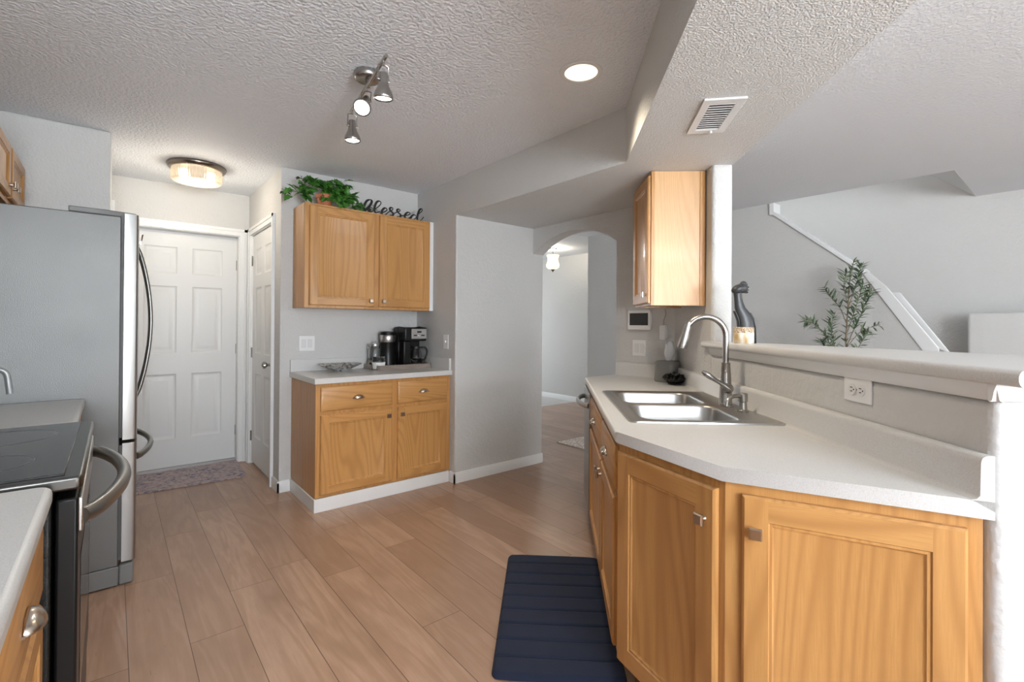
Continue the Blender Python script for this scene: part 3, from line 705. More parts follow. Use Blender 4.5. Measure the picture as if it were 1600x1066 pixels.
# ------------------------------------------------------------------ sink, faucet
sk_ = thing('sink', 'stainless double-bowl drop-in kitchen sink', 'sink', (SK.x, SK.y, CT), ska)
m = MB(); U, Vv = .432, .292
lp, h1_, h2_ = rrect(-U, -Vv, U, Vv, .03, 5), rrect(-.385, -.235, -.020, .155, .07, 6), rrect(.020, -.235, .385, .155, .07, 6)
# local x along, local y away from wall(+)? rotation keeps SD=x, and -SN=+y, so the faucet deck is at -y
fl = lambda L_: [(x, -y) for x, y in L_][::-1]
h1_, h2_ = fl(h1_), fl(h2_)
lps = [lp, h1_, h2_]; flat = [p for l in lps for p in l]
tr = tessellate_polygon([[Vector((p[0], p[1], 0)) for p in l] for l in lps])
lp_in = rrect(-U + .014, -Vv + .014, U - .014, Vv - .014, .022, 5)
lps2 = [lp_in, h1_, h2_]; flat = [p for l in lps2 for p in l]; tr = tessellate_polygon([[Vector((p[0], p[1], 0)) for p in l] for l in lps2])
m.add([(p[0], p[1], .0045) for p in flat], [list(q) for q in tr])
m.rings([[(x, y, .0005) for x, y in lp], [(x * .996, y * .994, .0065) for x, y in lp], [(x, y, .0065) for x, y in rrect(-U + .009, -Vv + .009, U - .009, Vv - .009, .025, 5)], [(x, y, .0045) for x, y in lp_in]], cap0=False, cap1=False)
for hl in (h1_, h2_):
    cx = sum(p[0] for p in hl) / len(hl); cy = sum(p[1] for p in hl) / len(hl)
    def sh(s_, z): return [(cx + (x - cx) * s_, cy + (y - cy) * s_, z) for x, y in hl]
    m.rings([sh(1, .0045), sh(.985, .001), sh(.97, -.006), sh(.95, -.10), sh(.92, -.155), sh(.84, -.175), sh(.3, -.180), sh(.12, -.181)], cap0=False)
m.build('basin', M_sinkst, sk_, smooth=50, merge=True)
for hl in (h1_, h2_):
    cx = sum(p[0] for p in hl) / len(hl); cy = sum(p[1] for p in hl) / len(hl)
    m = MB(); m.lathe([(.045, -.180), (.043, -.176), (.034, -.176), (.03, -.179), (.0, -.179)], 24, (cx, cy, 0), cap=False); m.build('drain', M_chrome, sk_)

def at(p, z): return (p[0], p[1], z)
fx = Vector(S(.03, .215)); fx = Vector((2.17, 1.062))
fa = thing('faucet', 'brushed nickel gooseneck pull-down kitchen faucet behind the sink', 'faucet', (fx.x, fx.y, CT + .0055), math.atan2(-KN.y, -KN.x) - .18)   # local x points over the bowls
m = MB(); m.prism([(math.cos(2 * PI * k / 32) * .030, math.sin(2 * PI * k / 32) * .125 if 0 else math.sin(2 * PI * k / 32) * .075) for k in range(32)], 0, .007)
m.lathe([(.030, .007), (.028, .012), (.0265, .06), (.025, .09), (.022, .14), (.0185, .188), (.0195, .190), (.0195, .194), (.0165, .196)], 24); m.build('base', M_nickel, fa, bevel=0)
arc_ = [(0, 0, .19), (.0, 0, .24), (0, 0, .30)]
Rg = .088
arc_ += [(Rg - Rg * math.cos(t_), 0, .318 + Rg * math.sin(t_)) for t_ in [PI * k / 22.2 for k in range(0, 22)]]
m = MB(); m.tube([Vector(p) for p in arc_], .0135, 14); m.build('spout', M_nickel, fa, smooth=60)
lastp = Vector(arc_[-1]); dirn = (Vector(arc_[-1]) - Vector(arc_[-2])).normalized()
m = MB(); pts = [lastp + dirn * k for k in (-.055, -.03, 0, .03, .065, .095, .10)]
m.tube([lastp - dirn * .05 + Vector((0, 0, 0)), lastp - dirn * .0, lastp + dirn * .03, lastp + dirn * .062, lastp + dirn * .076], [.0145, .0175, .021, .0235, .0225], 18); m.build('spray_head', M_nickel, fa, smooth=60)
m = MB(); m.ellip((-.004, .026, .080), (.025, .022, .024)); m.tube(cr([(-.008, .034, .078), (.020, .042, .098), (.062, .046, .124), (.110, .046, .156)], 4), [.018, .0165, .0145, .0115, .010, .0095, .009, .0095, .011, .0125, .0135, .0115, .006], 12)
m.build('lever', M_nickel, fa, smooth=60)
dp = Vector((2.065, .935))
sd = thing('soap_dispenser', 'brushed nickel soap dispenser pump right of the faucet', 'soap dispenser', (dp.x, dp.y, CT + .0055), math.atan2(-KN.y, -KN.x) + .5)
m = MB(); m.lathe([(.024, 0), (.024, .004), (.017, .008), (.015, .035), (.0145, .04), (.0185, .043), (.0185, .075), (.015, .078)], 20); m.build('base', M_nickel, sd)
m = MB(); m.tube(cr([(.0, 0, .06), (.03, .0, .068), (.07, 0, .066), (.095, 0, .050), (.102, 0, .030)], 5), .0085, 12); m.build('spout', M_nickel, sd, smooth=60)

# tissue cover, ruffled holder
tb = thing('tissue_box', 'grey rounded tissue box cover with a white tissue sticking out', 'tissue box', (2.822, 1.768, CT), .1)
t = NT('ceramic_grey'); M_cer = t.set(col=(.22, .215, .20), rough=.18)
m = MB(); pr = [rrect(-.076, -.076, .076, .076, .03, 5)]
def rz(s_, z): return [(x * s_, y * s_, z) for x, y in rrect(-.074, -.074, .074, .074, .034, 5)]
m.rings([rz(.94, 0), rz(1, .01), rz(1, .11), rz(.95, .130), rz(.8, .139), rz(.35, .141)]); m.build('cover', M_cer, tb, smooth=50)
m = MB(); rs = []
for k in range(9):
    z = .138 + .118 * k / 8; rr_ = [.020, .032, .044, .052, .052, .046, .038, .034, .030][k]
    rs.append([(rr_ * (1 + .28 * math.sin(5 * a + k * .3)) * math.cos(a) + .02 * math.sin(k * .5), .5 * rr_ * (1 + .35 * math.sin(3 * a + 1)) * math.sin(a) - .006 * k * .3, z + .012 * math.sin(3 * a + 2) * (k / 8)) for a in [2 * PI * i / 40 for i in range(40)]])
m.rings(rs, cap0=False, cap1=False); m.build('tissue', plain('tissue', (.82, .82, .82), .9), tb, smooth=60)
m = MB(); rs = []
random.seed(3)
for ring in range(4):
    n = 9 - ring; R_ = .062 - ring * .015
    for i in range(n):
        a = 2 * PI * i / n + ring * .4; c = Vector((R_ * .62 * math.cos(a), R_ * .62 * math.sin(a), .012 + ring * .012))
        X_ = Matrix.Rotation(a, 4, 'Z') @ Matrix.Rotation(-.75 + ring * .15, 4, 'Y')
        pl = []
        for u in range(5):
            row = []
            for w_ in range(7):
                p = Vector((u * .012, (w_ - 3) * .0085 * math.sin(PI * (u + 1) / 6.5), .004 * math.sin(w_ * 2.1 + u) + .002 * w_ % .003)); row.append(c + X_ @ p)
            pl.append(row)
        for u in range(4):
            for w_ in range(6): m.add([pl[u][w_], pl[u][w_ + 1], pl[u + 1][w_ + 1], pl[u + 1][w_]], [(0, 1, 2, 3)])
m.lathe([(.0, 0), (.04, 0), (.045, .01), (.03, .02)], 20)
o = m.build('ruffled_bowl', plain('dark_ruffle', (.05, .047, .045), .25, .6), smooth=50); sdm = o.modifiers.new('s', 'SOLIDIFY'); sdm.thickness = .0015
o.location = (2.712, 1.652, CT + .001); tag(o, 'dark ruffled flower-shaped holder in front of the tissue box', 'holder')
m = MB(); m.lathe([(.0, 0), (.011, .0), (.017, .012), (.013, .024), (.004, .028)], 16, cap=False); o = m.build('glass_ball', M_glass2); o.location = (2.712, 1.652, CT + .053); tag(o, 'small clear glass bead in the dark ruffled holder', 'bead')

# ------------------------------------------------------------------ wall devices
def on_wall(o, loc, rz_): o.location = loc; o.rotation_euler = (0, 0, rz_)
th_ = thing('alarm_panel', 'white touchscreen panel with dark screen beside the arch', 'control panel', (X4, 2.065, 1.308), -PI / 2)   # local -y out => world -x
m = MB(); m.prism(rrect(-.098, -.070, .098, .070, .012, 4), -.022, 0, axis='y'); m.build('body', M_white_pl, th_, bevel=.003)
m = MB(); m.box((-.078, -.0235, -.038), (.078, -.0215, .050)); m.build('screen', plain('screen_dark', (.035, .037, .04), .12), th_)
def plate(name, label, loc, rz_, w_, h_, rockers=0, toggle=0, outlet=0, cat='light switch'):
    t_ = thing(name, label, cat, loc, rz_)
    m = MB(); m.box((-w_ / 2, -.005, -h_ / 2), (w_ / 2, 0, h_ / 2)); m.build('plate', M_white_pl, t_, bevel=.002)
    for i in range(rockers):
        x = (i - (rockers - 1) / 2) * .046; m = MB(); m.box((x - .0165, -.0075, -.033), (x + .0165, -.0045, .033)); m.build('rocker', plain('white_rocker', (.70, .70, .69), .3), t_, bevel=.0012)
    for i in range(toggle):
        m = MB(); m.box((-.005, -.016, -.006), (.005, -.004, .010)); m.build('toggle', M_white_pl, t_, bevel=.001)
    if outlet:
        for x in (-.0195, .0195):
            m = MB(); m.lathe([(.0165, 0), (.0165, .003), (.0145, .0035)], 20, (x, -.0045, 0), axis=(0, -1, 0)); s_ = m.build('socket', plain('outlet_face', (.74, .73, .71), .3), t_)
            m = MB(); m.box((x - .006, -.0085, .0045), (x + .004, -.0078, .007)); m.box((x - .005, -.0085, -.007), (x + .003, -.0078, -.0045)); m.lathe([(.0023, 0), (.0023, .0006)], 10, (x + .0095, -.0079, 0), axis=(0, -1, 0)); m.build('slot', M_blackmat, s_)
        m = MB(); m.lathe([(.003, 0), (.003, .001)], 10, (0, -.005, 0), axis=(0, -1, 0)); m.build('screw', M_nickel, t_)
    return t_
plate('light_switch', 'white double rocker switch below the alarm panel', (X4, 2.072, 1.105), -PI / 2, .116, .116, rockers=2)
plate('light_switch', 'white double rocker switch on the wall left of the coffee makers', (1.155, Y1, 1.112), 0, .116, .116, rockers=2)
plate('light_switch', 'white single toggle switch on the grey wall right of the coffee makers', (X2, 3.365, 1.124), -PI / 2, .072, .116, toggle=1)
oc_ = K(.418 - .0, 0); oc_ = Vector(K(.425, 0))
pl_ = plate('outlet', 'white double electrical outlet mounted sideways under the bar top', (oc_.x, oc_.y, 1.079), math.atan2(-KD.y, -KD.x), .118, .074, outlet=1, cat='outlet')
ad_ = thing('plug_adapter', 'white plug-in adapter with a thin cord on the wall behind the tissue box', 'adapter', (X4, 1.865, 1.222), -PI / 2)
m = MB(); m.box((-.022, -.035, -.05), (.022, 0, .05)); m.build('body', M_white_pl, ad_, bevel=.004)
m = MB(); m.tube(cr([(.0, -.012, .048), (-.006, -.006, .08), (.008, -.004, .12), (.004, -.004, .16)], 5), .0016, 6); m.build('cord', M_rubber, ad_)

# ------------------------------------------------------------------ ceiling things
vt = thing('ceiling_vent', 'white louvred air vent in the lowered ceiling', 'vent', (1.915, .990, ZS), math.radians(41.5))
m = MB(); m.prism(rrect(-.165, -.079, .165, .079, .003, 1), -.008, -.0005, holes=[[(-.128, -.048), (.128, -.048), (.128, .048), (-.128, .048)]]); m.build('frame', M_white, vt, bevel=.0015)
m = MB(); m.box((-.128, -.048, -.0012), (.128, .048, -.0006)); m.build('backing', plain('vent_dark', (.10, .10, .10), .8), vt)
for k in range(12):
    m = MB(); x = -.118 + .236 * k / 11; m.X = Matrix.Translation((x, 0, -.006)) @ Matrix.Rotation(math.radians(-12), 4, 'Y'); m.box((-.0075, -.047, -.0006), (.0075, .047, .0006)); m.build('slat', M_white, vt)
m = MB(); m.tube([(.140, -.02, -.008), (.140, -.02, -.018)], .005, 10); m.build('lever', M_white, vt)

def lamp_emit(name, col, st): t_ = NT(name); return t_.set(col=(.9, .9, .9), emis=col, estr=st, rough=.4)
rc = thing('recessed_light', 'round recessed ceiling downlight, lit warm', 'ceiling light', (1.657, 1.499, ZC))
m = MB(); m.lathe([(.100, -.0005), (.099, -.006), (.088, -.008), (.076, -.004), (.076, -.0006)], 40, cap=False); m.build('trim_ring', M_white, rc)
m = MB(); m.lathe([(.0, -.0012), (.077, -.0010)], 40, cap=False); m.build('lens', lamp_emit('recess_emit', (1., .90, .70), 1.15), rc)
pl = bpy.data.lights.new('recessed_bulb', 'SPOT'); pl.energy = 42; pl.spot_size = 2.2; pl.spot_blend = .9; pl.color = (1, .86, .66); pl.shadow_soft_size = .07
lo = bpy.data.objects.new('recessed_bulb', pl); C.objects.link(lo); lo.location = (0, 0, -.03); lo.parent = rc

fm = thing('flush_mount_light', 'round flush-mount ceiling light with ribbed glass, by the white door', 'ceiling light', (.475, 4.262, ZC))
m = MB(); m.lathe([(.0, -.0005), (.188, -.0005), (.192, -.010), (.186, -.024), (.176, -.034), (.168, -.036), (.0, -.036)], 48, cap=False); m.build('mount', plain('bronze_nickel', (.20, .17, .15), .25, 1.), fm, smooth=50)
t = NT('ribbed_glass'); M_rib = t.set(col=(.95, .88, .76), rough=.22, trans=.55, ior=1.3, emis=(1., .70, .38), estr=.16)
m = MB(); rs = []
for r_, z in ((.160, -.0365), (.163, -.075), (.160, -.112), (.150, -.124), (.10, -.130), (.0, -.131)):
    rs.append([((r_ * (1 + .010 * math.cos(60 * a) * (r_ > .14))) * math.cos(a), (r_ * (1 + .010 * math.cos(60 * a) * (r_ > .14))) * math.sin(a), z) for a in [2 * PI * i / 240 for i in range(240)]])
m.rings(rs, cap0=False, cap1=False); m.build('glass_shade', M_rib, fm, smooth=60)
for sx in (-.07, .07):
    m = MB(); m.ellip((sx, -.02, -.075), (.027, .027, .034), 16, 10); m.build('bulb', lamp_emit('bulb_emit', (1., .80, .50), 3.2), fm)
pl = bpy.data.lights.new('flush_bulb', 'POINT'); pl.energy = 9; pl.color = (1, .90, .76); pl.shadow_soft_size = .12
lo = bpy.data.objects.new('flush_bulb', pl); C.objects.link(lo); lo.location = (0, 0, -.20); lo.parent = fm

tl = thing('track_light', 'brushed nickel ceiling light bar with three adjustable spot heads', 'ceiling light', (.905, 2.150, ZC))
m = MB(); m.lathe([(.0, -.0005), (.060, -.0005), (.062, -.006), (.060, -.030), (.052, -.036), (.0, -.036)], 32, cap=False); m.build('canopy', M_nickel, tl, smooth=50)
ra = Vector((.855, 1.845, 2.372)) - Vector((.905, 2.15, ZC)); rb = Vector((.945, 2.455, 2.372)) - Vector((.905, 2.15, ZC))
m = MB(); m.tube([ra, rb], .008, 10); m.tube([(0, 0, -.036), (0, 0, -.068)], .010, 10); m.build('bar', M_nickel, tl)
M_spotlens = lamp_emit('spot_lens', (1., .98, .95), 5.)
for k, (f_, dr) in enumerate(((.06, (.05, .10, -1)), (.50, (-.45, -.55, -.75)), (.96, (.02, -.02, -1)))):
    p = ra.lerp(rb, f_); dv = Vector(dr).normalized(); hd_ = p + Vector((0, 0, -.055))
    m = MB(); q_ = hd_
    m.lathe([(.0, 0), (.016, .0), (.018, .01), (.019, .035), (.024, .055), (.036, .080), (.040, .092), (.040, .104), (.037, .107)], 24, q_, axis=tuple(dv), cap=False)
    hd = m.build('spot_head', M_nickel, tl, smooth=50)
    m = MB(); m.lathe([(.0, .102), (.034, .101)], 24, q_, axis=tuple(dv), cap=False); m.build('lens', M_spotlens, hd)
    sdv = dv.cross(Vector((0, 0, 1)));  sdv = sdv.normalized() if sdv.length > .15 else Vector((1, 0, 0))
    m = MB(); m.tube([p, p + Vector((0, 0, -.022))], .005, 8)
    for sg in (-1, 1): m.tube([p + Vector((0, 0, -.02)), p + Vector((0, 0, -.025)) + sdv * sg * .022, q_ + dv * .03 + sdv * sg * .024], .003, 8); 
    m.tube([q_ + dv * .03 - sdv * .028, q_ + dv * .03 + sdv * .028], .005, 8)
    m.build('bracket', M_nickel, tl)
    sp = bpy.data.lights.new('spot_bulb', 'SPOT'); sp.energy = 15; sp.spot_size = 1.5; sp.spot_blend = .7; sp.color = (1, .95, .88); sp.shadow_soft_size = .03
    so_ = bpy.data.objects.new('spot_bulb', sp); C.objects.link(so_); so_.parent = tl; so_.location = q_ + dv * .115; so_.rotation_euler = dv.to_track_quat('-Z', 'Y').to_euler()

pd = thing('hall_ceiling_light', 'small hall ceiling light with a frosted tulip glass shade, seen through the arch', 'ceiling light', (5.14, 5.20, ZC))
m = MB(); m.lathe([(.0, -.0005), (.065, -.0005), (.06, -.02), (.02, -.03), (.010, -.04), (.008, -.09), (.0, -.09)], 24, cap=False); m.build('mount', M_nickel, pd)
m = MB(); m.lathe([(.098, -.105), (.090, -.125), (.078, -.16), (.082, -.20), (.100, -.25), (.098, -.285), (.075, -.31), (.02, -.325), (0, -.326)], 32, cap=False); m.build('glass_shade', lamp_emit('tulip_emit', (1., .78, .46), 1.0), pd, smooth=60)
m = MB(); m.lathe([(.03, -.324), (.028, -.335), (.012, -.345), (.004, -.365), (0, -.366)], 16, cap=False); m.build('finial', plain('bronze', (.15, .10, .07), .35, 1.), pd)
pl = bpy.data.lights.new('hall_bulb', 'POINT'); pl.energy = 12; pl.color = (1, .9, .75); pl.shadow_soft_size = .1
lo = bpy.data.objects.new('hall_bulb', pl); C.objects.link(lo); lo.location = (0, 0, -.07); lo.parent = pd; pl.shadow_soft_size = .05

# ------------------------------------------------------------------ things on the coffee counter
bw = MB(); rs = []
for r_, z in ((.0, .006), (.05, .0), (.055, .004), (.11, .030), (.165, .056), (.160, .060), (.105, .036), (.05, .014), (.0, .012)):
    rs.append([(r_ * math.cos(a), .62 * r_ * math.sin(a), z + (.0015 * math.sin(22 * a) if r_ > .15 else 0)) for a in [2 * PI * i / 66 for i in range(66)]])
bw.rings(rs, cap0=False, cap1=False)
t = NT('silver_glass'); n_ = t.noise(t.coord('Object'), 45, 3, .6); M_sg = t.set(col=t.ramp(n_, [(.40, (.16, .16, .16)), (.52, (.62, .62, .60))]), rough=.22, metal=.55); t.bump(n_, .8, .004)
o = bw.build('bowl', M_sg, smooth=50); o.location = (1.345, 3.665, CT + .001); tag(o, 'wide shallow silver patterned bowl on the coffee counter', 'bowl')
M_trw = oak('grey_wood', 'x', (.27, .23, .20), (.18, .15, .13))
tr_ = thing('serving_tray', 'grey wooden tray with cut-out handles holding the coffee makers', 'tray', (1.60, 3.555, CT))
m = MB(); m.box((.005, 0, .0), (.468, .28, .010)); m.box((.005, 0, .010), (.468, .012, .038)); m.box((.005, .268, .010), (.468, .28, .038)); m.build('base', M_trw, tr_, bevel=.001)
for x in (0, .462):
    m = MB(); m.prism([(0, 0), (.28, 0), (.28, .038), (.22, .042), (.19, .070), (.09, .070), (.06, .042), (0, .038)], x, x + .011, axis='x', holes=[[(.10, .040), (.18, .040), (.175, .055), (.105, .055)]]); m.build('handle_board', M_trw, tr_)
zt_ = CT + .011
# tall glass jar
jr = thing('glass_jar', 'tall clear lidded glass jar at the left end of the tray', 'jar', (1.655, 3.745, zt_))
m = MB(); m.lathe([(.0, .0), (.045, 0), (.048, .006), (.048, .155), (.042, .170), (.042, .175), (.0395, .175), (.0395, .168), (.0455, .152), (.0455, .008), (0, .006)], 32, cap=False); m.build('body', M_glass2, jr, smooth=50)
m = MB(); m.lathe([(.0, .006), (.045, .009), (.045, .075), (.0, .080)], 24, cap=False); m.build('contents', plain('dark_grounds', (.10, .085, .075), .8), jr)
m = MB(); m.lathe([(.046, .176), (.047, .192), (.03, .198), (.010, .200), (.012, .212), (0, .216)], 24, cap=False); m.build('lid', M_steel, jr, smooth=50)
# ribbed white container
wj = thing('ribbed_canister', 'small ribbed white canister with a clear glass top in front of the tall jar', 'canister', (1.632, 3.615, zt_))
def ribr(r_, z, n=24): return [(r_ * (1 + .022 * math.cos(n * a)) * math.cos(a), r_ * (1 + .022 * math.cos(n * a)) * math.sin(a), z) for a in [2 * PI * i / 144 for i in range(144)]]
m = MB(); m.rings([ribr(.040, 0), ribr(.044, .004), ribr(.052, .052)]); m.build('bowl', plain('white_ceramic', (.80, .80, .78), .3), wj, smooth=50)
m = MB(); m.lathe([(.051, .0525), (.052, .075), (.046, .086), (.05, .092), (.05, .096), (.0, .097)], 32, cap=False); m.build('lid', M_glass2, wj, smooth=50)
# travel-mug brewer
br = thing('coffee_brewer', 'tall black coffee brewer with a stainless band between the jars and the coffee maker', 'coffee brewer', (1.765, 3.735, zt_))
m = MB(); m.lathe([(.0, 0), (.062, 0), (.064, .008), (.060, .02), (.054, .19), (.058, .20), (.058, .205), (.0, .205)], 32, cap=False); m.build('body', M_black, br, smooth=50)
m = MB(); m.lathe([(.060, .206), (.063, .21), (.063, .262), (.060, .266), (.0, .267)], 32, cap=False); m.build('metal_band', M_steel, br, smooth=50)
m = MB(); m.lathe([(.064, .2675), (.060, .290), (.03, .296), (.0, .296)], 32, cap=False); m.build('lid', M_black, br, smooth=50)
m = MB(); m.lathe([(.0560, .030), (.0535, .175)], 8, cap=False, a0=-1.95, a1=-1.65); m.build('water_window', M_steel, br, smooth=50)
# two-way coffee maker
cm = thing('coffee_maker', 'black coffee maker with a stainless control panel and glass carafe', 'coffee maker', (1.848, 3.590, zt_))
m = MB(); m.box((0, 0, 0), (.205, .215, .022)); m.box((0, .12, .022), (.205, .215, .33)); m.box((0, .0, .215), (.205, .12, .33)); m.box((.0, .02, .022), (.065, .12, .215)); m.build('body', M_black, cm, bevel=.010, seg=3)
m = MB(); m.box((.060, -.004, .235), (.200, .001, .318)); pn = m.build('control_panel', M_steel, cm, bevel=.002)
m = MB(); m.box((.110, -.0055, .285), (.150, -.0035, .300)); m.box((.078, -.0055, .258), (.108, -.0035, .268)); m.box((.148, -.0055, .258), (.180, -.0035, .268)); m.build('display', M_blackmat, pn)
m = MB(); m.lathe([(.011, .0), (.011, .005), (.0, .007)], 16, (.128, -.004, .262), axis=(0, -1, 0), cap=False); m.build('dial', M_chrome, pn)
m = MB(); m.lathe([(.0, .024), (.046, .024), (.056, .040), (.058, .070), (.050, .110), (.038, .140), (.036, .155), (.034, .155), (.036, .139), (.048, .110), (.055, .070), (.0, .030)], 32, (.130, .055, 0), cap=False); ca = m.build('carafe', M_glass2, cm, smooth=50)
m = MB(); m.lathe([(.0, .172), (.038, .170), (.040, .156), (.0, .156)], 24, (.130, .055, 0), cap=False); m.build('carafe_lid', M_black, ca)
m = MB(); m.tube(cr([(.165, .035, .160), (.200, .015, .158), (.213, .008, .120), (.200, .012, .070), (.185, .022, .050)], 5), .008, 8, squash=((0, 1, 0), 1.4)); m.build('carafe_handle', M_black, ca, smooth=60)
m = MB(); m.box((.075, -.002, .020), (.190, .004, .026)); m.build('base_plate', M_steel, cm)

# ------------------------------------------------------------------ on top of the wall cabinet
LETTERS = [
    [(1.487,2.188),(1.491,2.181),(1.506,2.183),(1.513,2.205),(1.526,2.229),(1.545,2.247),(1.564,2.243),(1.562,2.223),(1.546,2.196),(1.523,2.171),(1.506,2.152)],
    [(1.541,2.245),(1.524,2.233),(1.508,2.204),(1.499,2.174),(1.502,2.152),(1.523,2.143),(1.548,2.153),(1.557,2.171),(1.542,2.174),(1.536,2.163),(1.557,2.152),(1.578,2.166)],
    [(1.578,2.166),(1.617,2.201),(1.637,2.223),(1.642,2.242),(1.626,2.250),(1.606,2.237),(1.592,2.205),(1.587,2.176),(1.594,2.156),(1.611,2.157),(1.635,2.167)],
    [(1.635,2.154),(1.662,2.165),(1.691,2.184),(1.693,2.199),(1.675,2.202),(1.657,2.185),(1.649,2.163),(1.658,2.147),(1.680,2.148),(1.707,2.174)],
    [(1.707,2.174),(1.740,2.196),(1.746,2.210),(1.733,2.215),(1.720,2.206),(1.722,2.191),(1.743,2.175),(1.750,2.161),(1.736,2.151),(1.718,2.152)],
    [(1.748,2.165),(1.777,2.183),(1.803,2.195),(1.810,2.207),(1.796,2.212),(1.784,2.203),(1.789,2.187),(1.810,2.173),(1.817,2.161),(1.803,2.148),(1.782,2.151)],
    [(1.817,2.163),(1.850,2.168),(1.888,2.180),(1.902,2.193),(1.885,2.200),(1.864,2.187),(1.852,2.164),(1.862,2.146),(1.888,2.150),(1.912,2.171)],
    [(1.956,2.180),(1.939,2.188),(1.917,2.174),(1.905,2.148),(1.920,2.145),(1.946,2.154),(1.980,2.199),(2.010,2.228),(2.016,2.244),(2.002,2.248),(1.985,2.228),(1.971,2.189),(1.968,2.153),(1.983,2.144),(2.008,2.154),(2.029,2.182)]]
m = MB()
for L_ in LETTERS:
    P_ = cr([(x, 3.62, z) for x, z in L_], 6); R_ = []
    for i in range(len(P_)):
        d_ = (P_[min(i + 1, len(P_) - 1)] - P_[max(i - 1, 0)]).normalized(); R_.append(.0042 + .0062 * max(0, -d_.z * .9 - d_.x * .1) ** 1 if d_.z < 0 else .0042)
    R_ = [sum(R_[max(0, i - 2):i + 3]) / len(R_[max(0, i - 2):i + 3]) for i in range(len(R_))]
    m.tube(P_, R_, 8, squash=((0, 1, 0), .7))
m.box((1.500, 3.617, 2.139), (1.985, 3.623, 2.145))
o = m.build('word_sign', M_blackmat, smooth=60, merge=False); tag(o, 'black cursive word sign reading blessed on top of the wall cabinet', 'sign')

def leaf_mesh(m, c, dirv, up, L_, W_, lobed=True, fold=.25, mi=0):
    dirv = Vector(dirv).normalized(); up = Vector(up); sd = dirv.cross(up)
    if sd.length < 1e-3: sd = dirv.orthogonal()
    sd.normalize(); nn_ = sd.cross(dirv).normalized(); c = Vector(c)
    if lobed: out = [(0, 0), (.12, .38), (.02, .60), (.28, .52), (.34, .88), (.55, .50), (.70, .55), (.78, .26), (1, 0)]
    else: out = [(0, 0), (.15, .55), (.4, 1), (.65, .85), (.88, .35), (1, 0)]
    for sg in (-1, 1):
        pts = [c + dirv * (u * L_) + sd * (sg * v_ * W_ * .5) + nn_ * (fold * abs(v_) * W_ * .5 - .25 * L_ * u * u) for u, v_ in out]
        mid = [c + dirv * (u * L_) + nn_ * (-.25 * L_ * u * u) for u, v_ in out]
        for i in range(len(out) - 1):
            m.add([mid[i], mid[i + 1], pts[i + 1], pts[i]], [(0, 1, 2, 3)], mi)
def leafmat(name, a, b_, rough=.4):
    t = NT(name); n_ = t.noise(t.coord('Object'), 22, 2); return t.set(col=t.ramp(n_, [(.38, a), (.62, b_)]), rough=rough)
M_ivy = leafmat('ivy_leaf', (.025, .10, .012), (.10, .30, .045)); M_ivydk = leafmat('ivy_dark', (.03, .045, .02), (.06, .07, .03))
iv = thing('potted_ivy', 'trailing green ivy in a small terracotta pot on the wall cabinet', 'potted plant', (1.215, 3.665, 2.1385))
m = MB(); m.lathe([(.0, 0), (.042, 0), (.045, .004), (.055, .062), (.062, .063), (.064, .070), (.065, .090), (.060, .094), (.055, .088), (.052, .075), (0, .072)], 32, cap=False); m.build('pot', plain('terracotta', (.42, .13, .055), .6), iv, smooth=40)
random.seed(11)
m = MB(); st = MB()
def vine(pts, n, spread, size, mi=0):
    P_ = cr(pts, 8); st.tube(P_, .0022, 6)
    for k in range(int(n * 1.5)):
        p = P_[int(random.random() * (len(P_) - 1))]; a = random.uniform(0, 2 * PI)
        off = Vector((math.cos(a), -abs(math.sin(a)) * .5, random.uniform(-.5, 1.1))) * spread * random.uniform(.3, 1.2)
        d_ = Vector((math.cos(a) * .8, random.uniform(-1, -.1), random.uniform(-.7, .4)))
        leaf_mesh(m, p + off, d_, (random.uniform(-.3, .3), -.6, 1), 1.25 * size * random.uniform(.7, 1.25), 1.25 * size * random.uniform(.8, 1.2), mi=mi)
vine([(0, 0, .08), (-.03, -.01, .16), (-.10, -.02, .15), (-.19, -.03, .08), (-.225, -.03, .045)], 34, .040, .062)
vine([(0, 0, .08), (.01, 0, .15), (-.03, -.01, .17), (-.09, -.02, .165)], 20, .035, .06)
vine([(0, 0, .08), (.05, -.01, .12), (.10, -.01, .17), (.125, 0, .225)], 18, .030, .060)
vine([(.0, 0, .08), (.08, -.02, .11), (.14, -.03, .08), (.18, -.04, .06)], 46, .050, .062)
vine([(.02, -.03, .09), (.07, -.06, .06), (.085, -.115, .015)], 10, .025, .045)
vine([(.14, .0, .05), (.22, -.01, .03), (.34, .0, .035), (.40, .0, .06)], 12, .022, .036)
vine([(-.08, -.02, .15), (-.15, .0, .185), (-.20, .01, .180)], 9, .012, .026, 1)
vine([(-.20, -.03, .08), (-.27, -.02, .065), (-.30, -.02, .055)], 7, .012, .030, 1)
m.build('foliage', [M_ivy, M_ivydk], iv, smooth=0, merge=False); st.build('stem', plain('ivy_stem', (.12, .16, .05), .6), iv)

# ------------------------------------------------------------------ sculpture on the bar
sc_ = thing('bust_sculpture', 'dark long-necked head sculpture on a pale speckled base, on the bar', 'sculpture', (2.385, 1.075, zb1), 0)
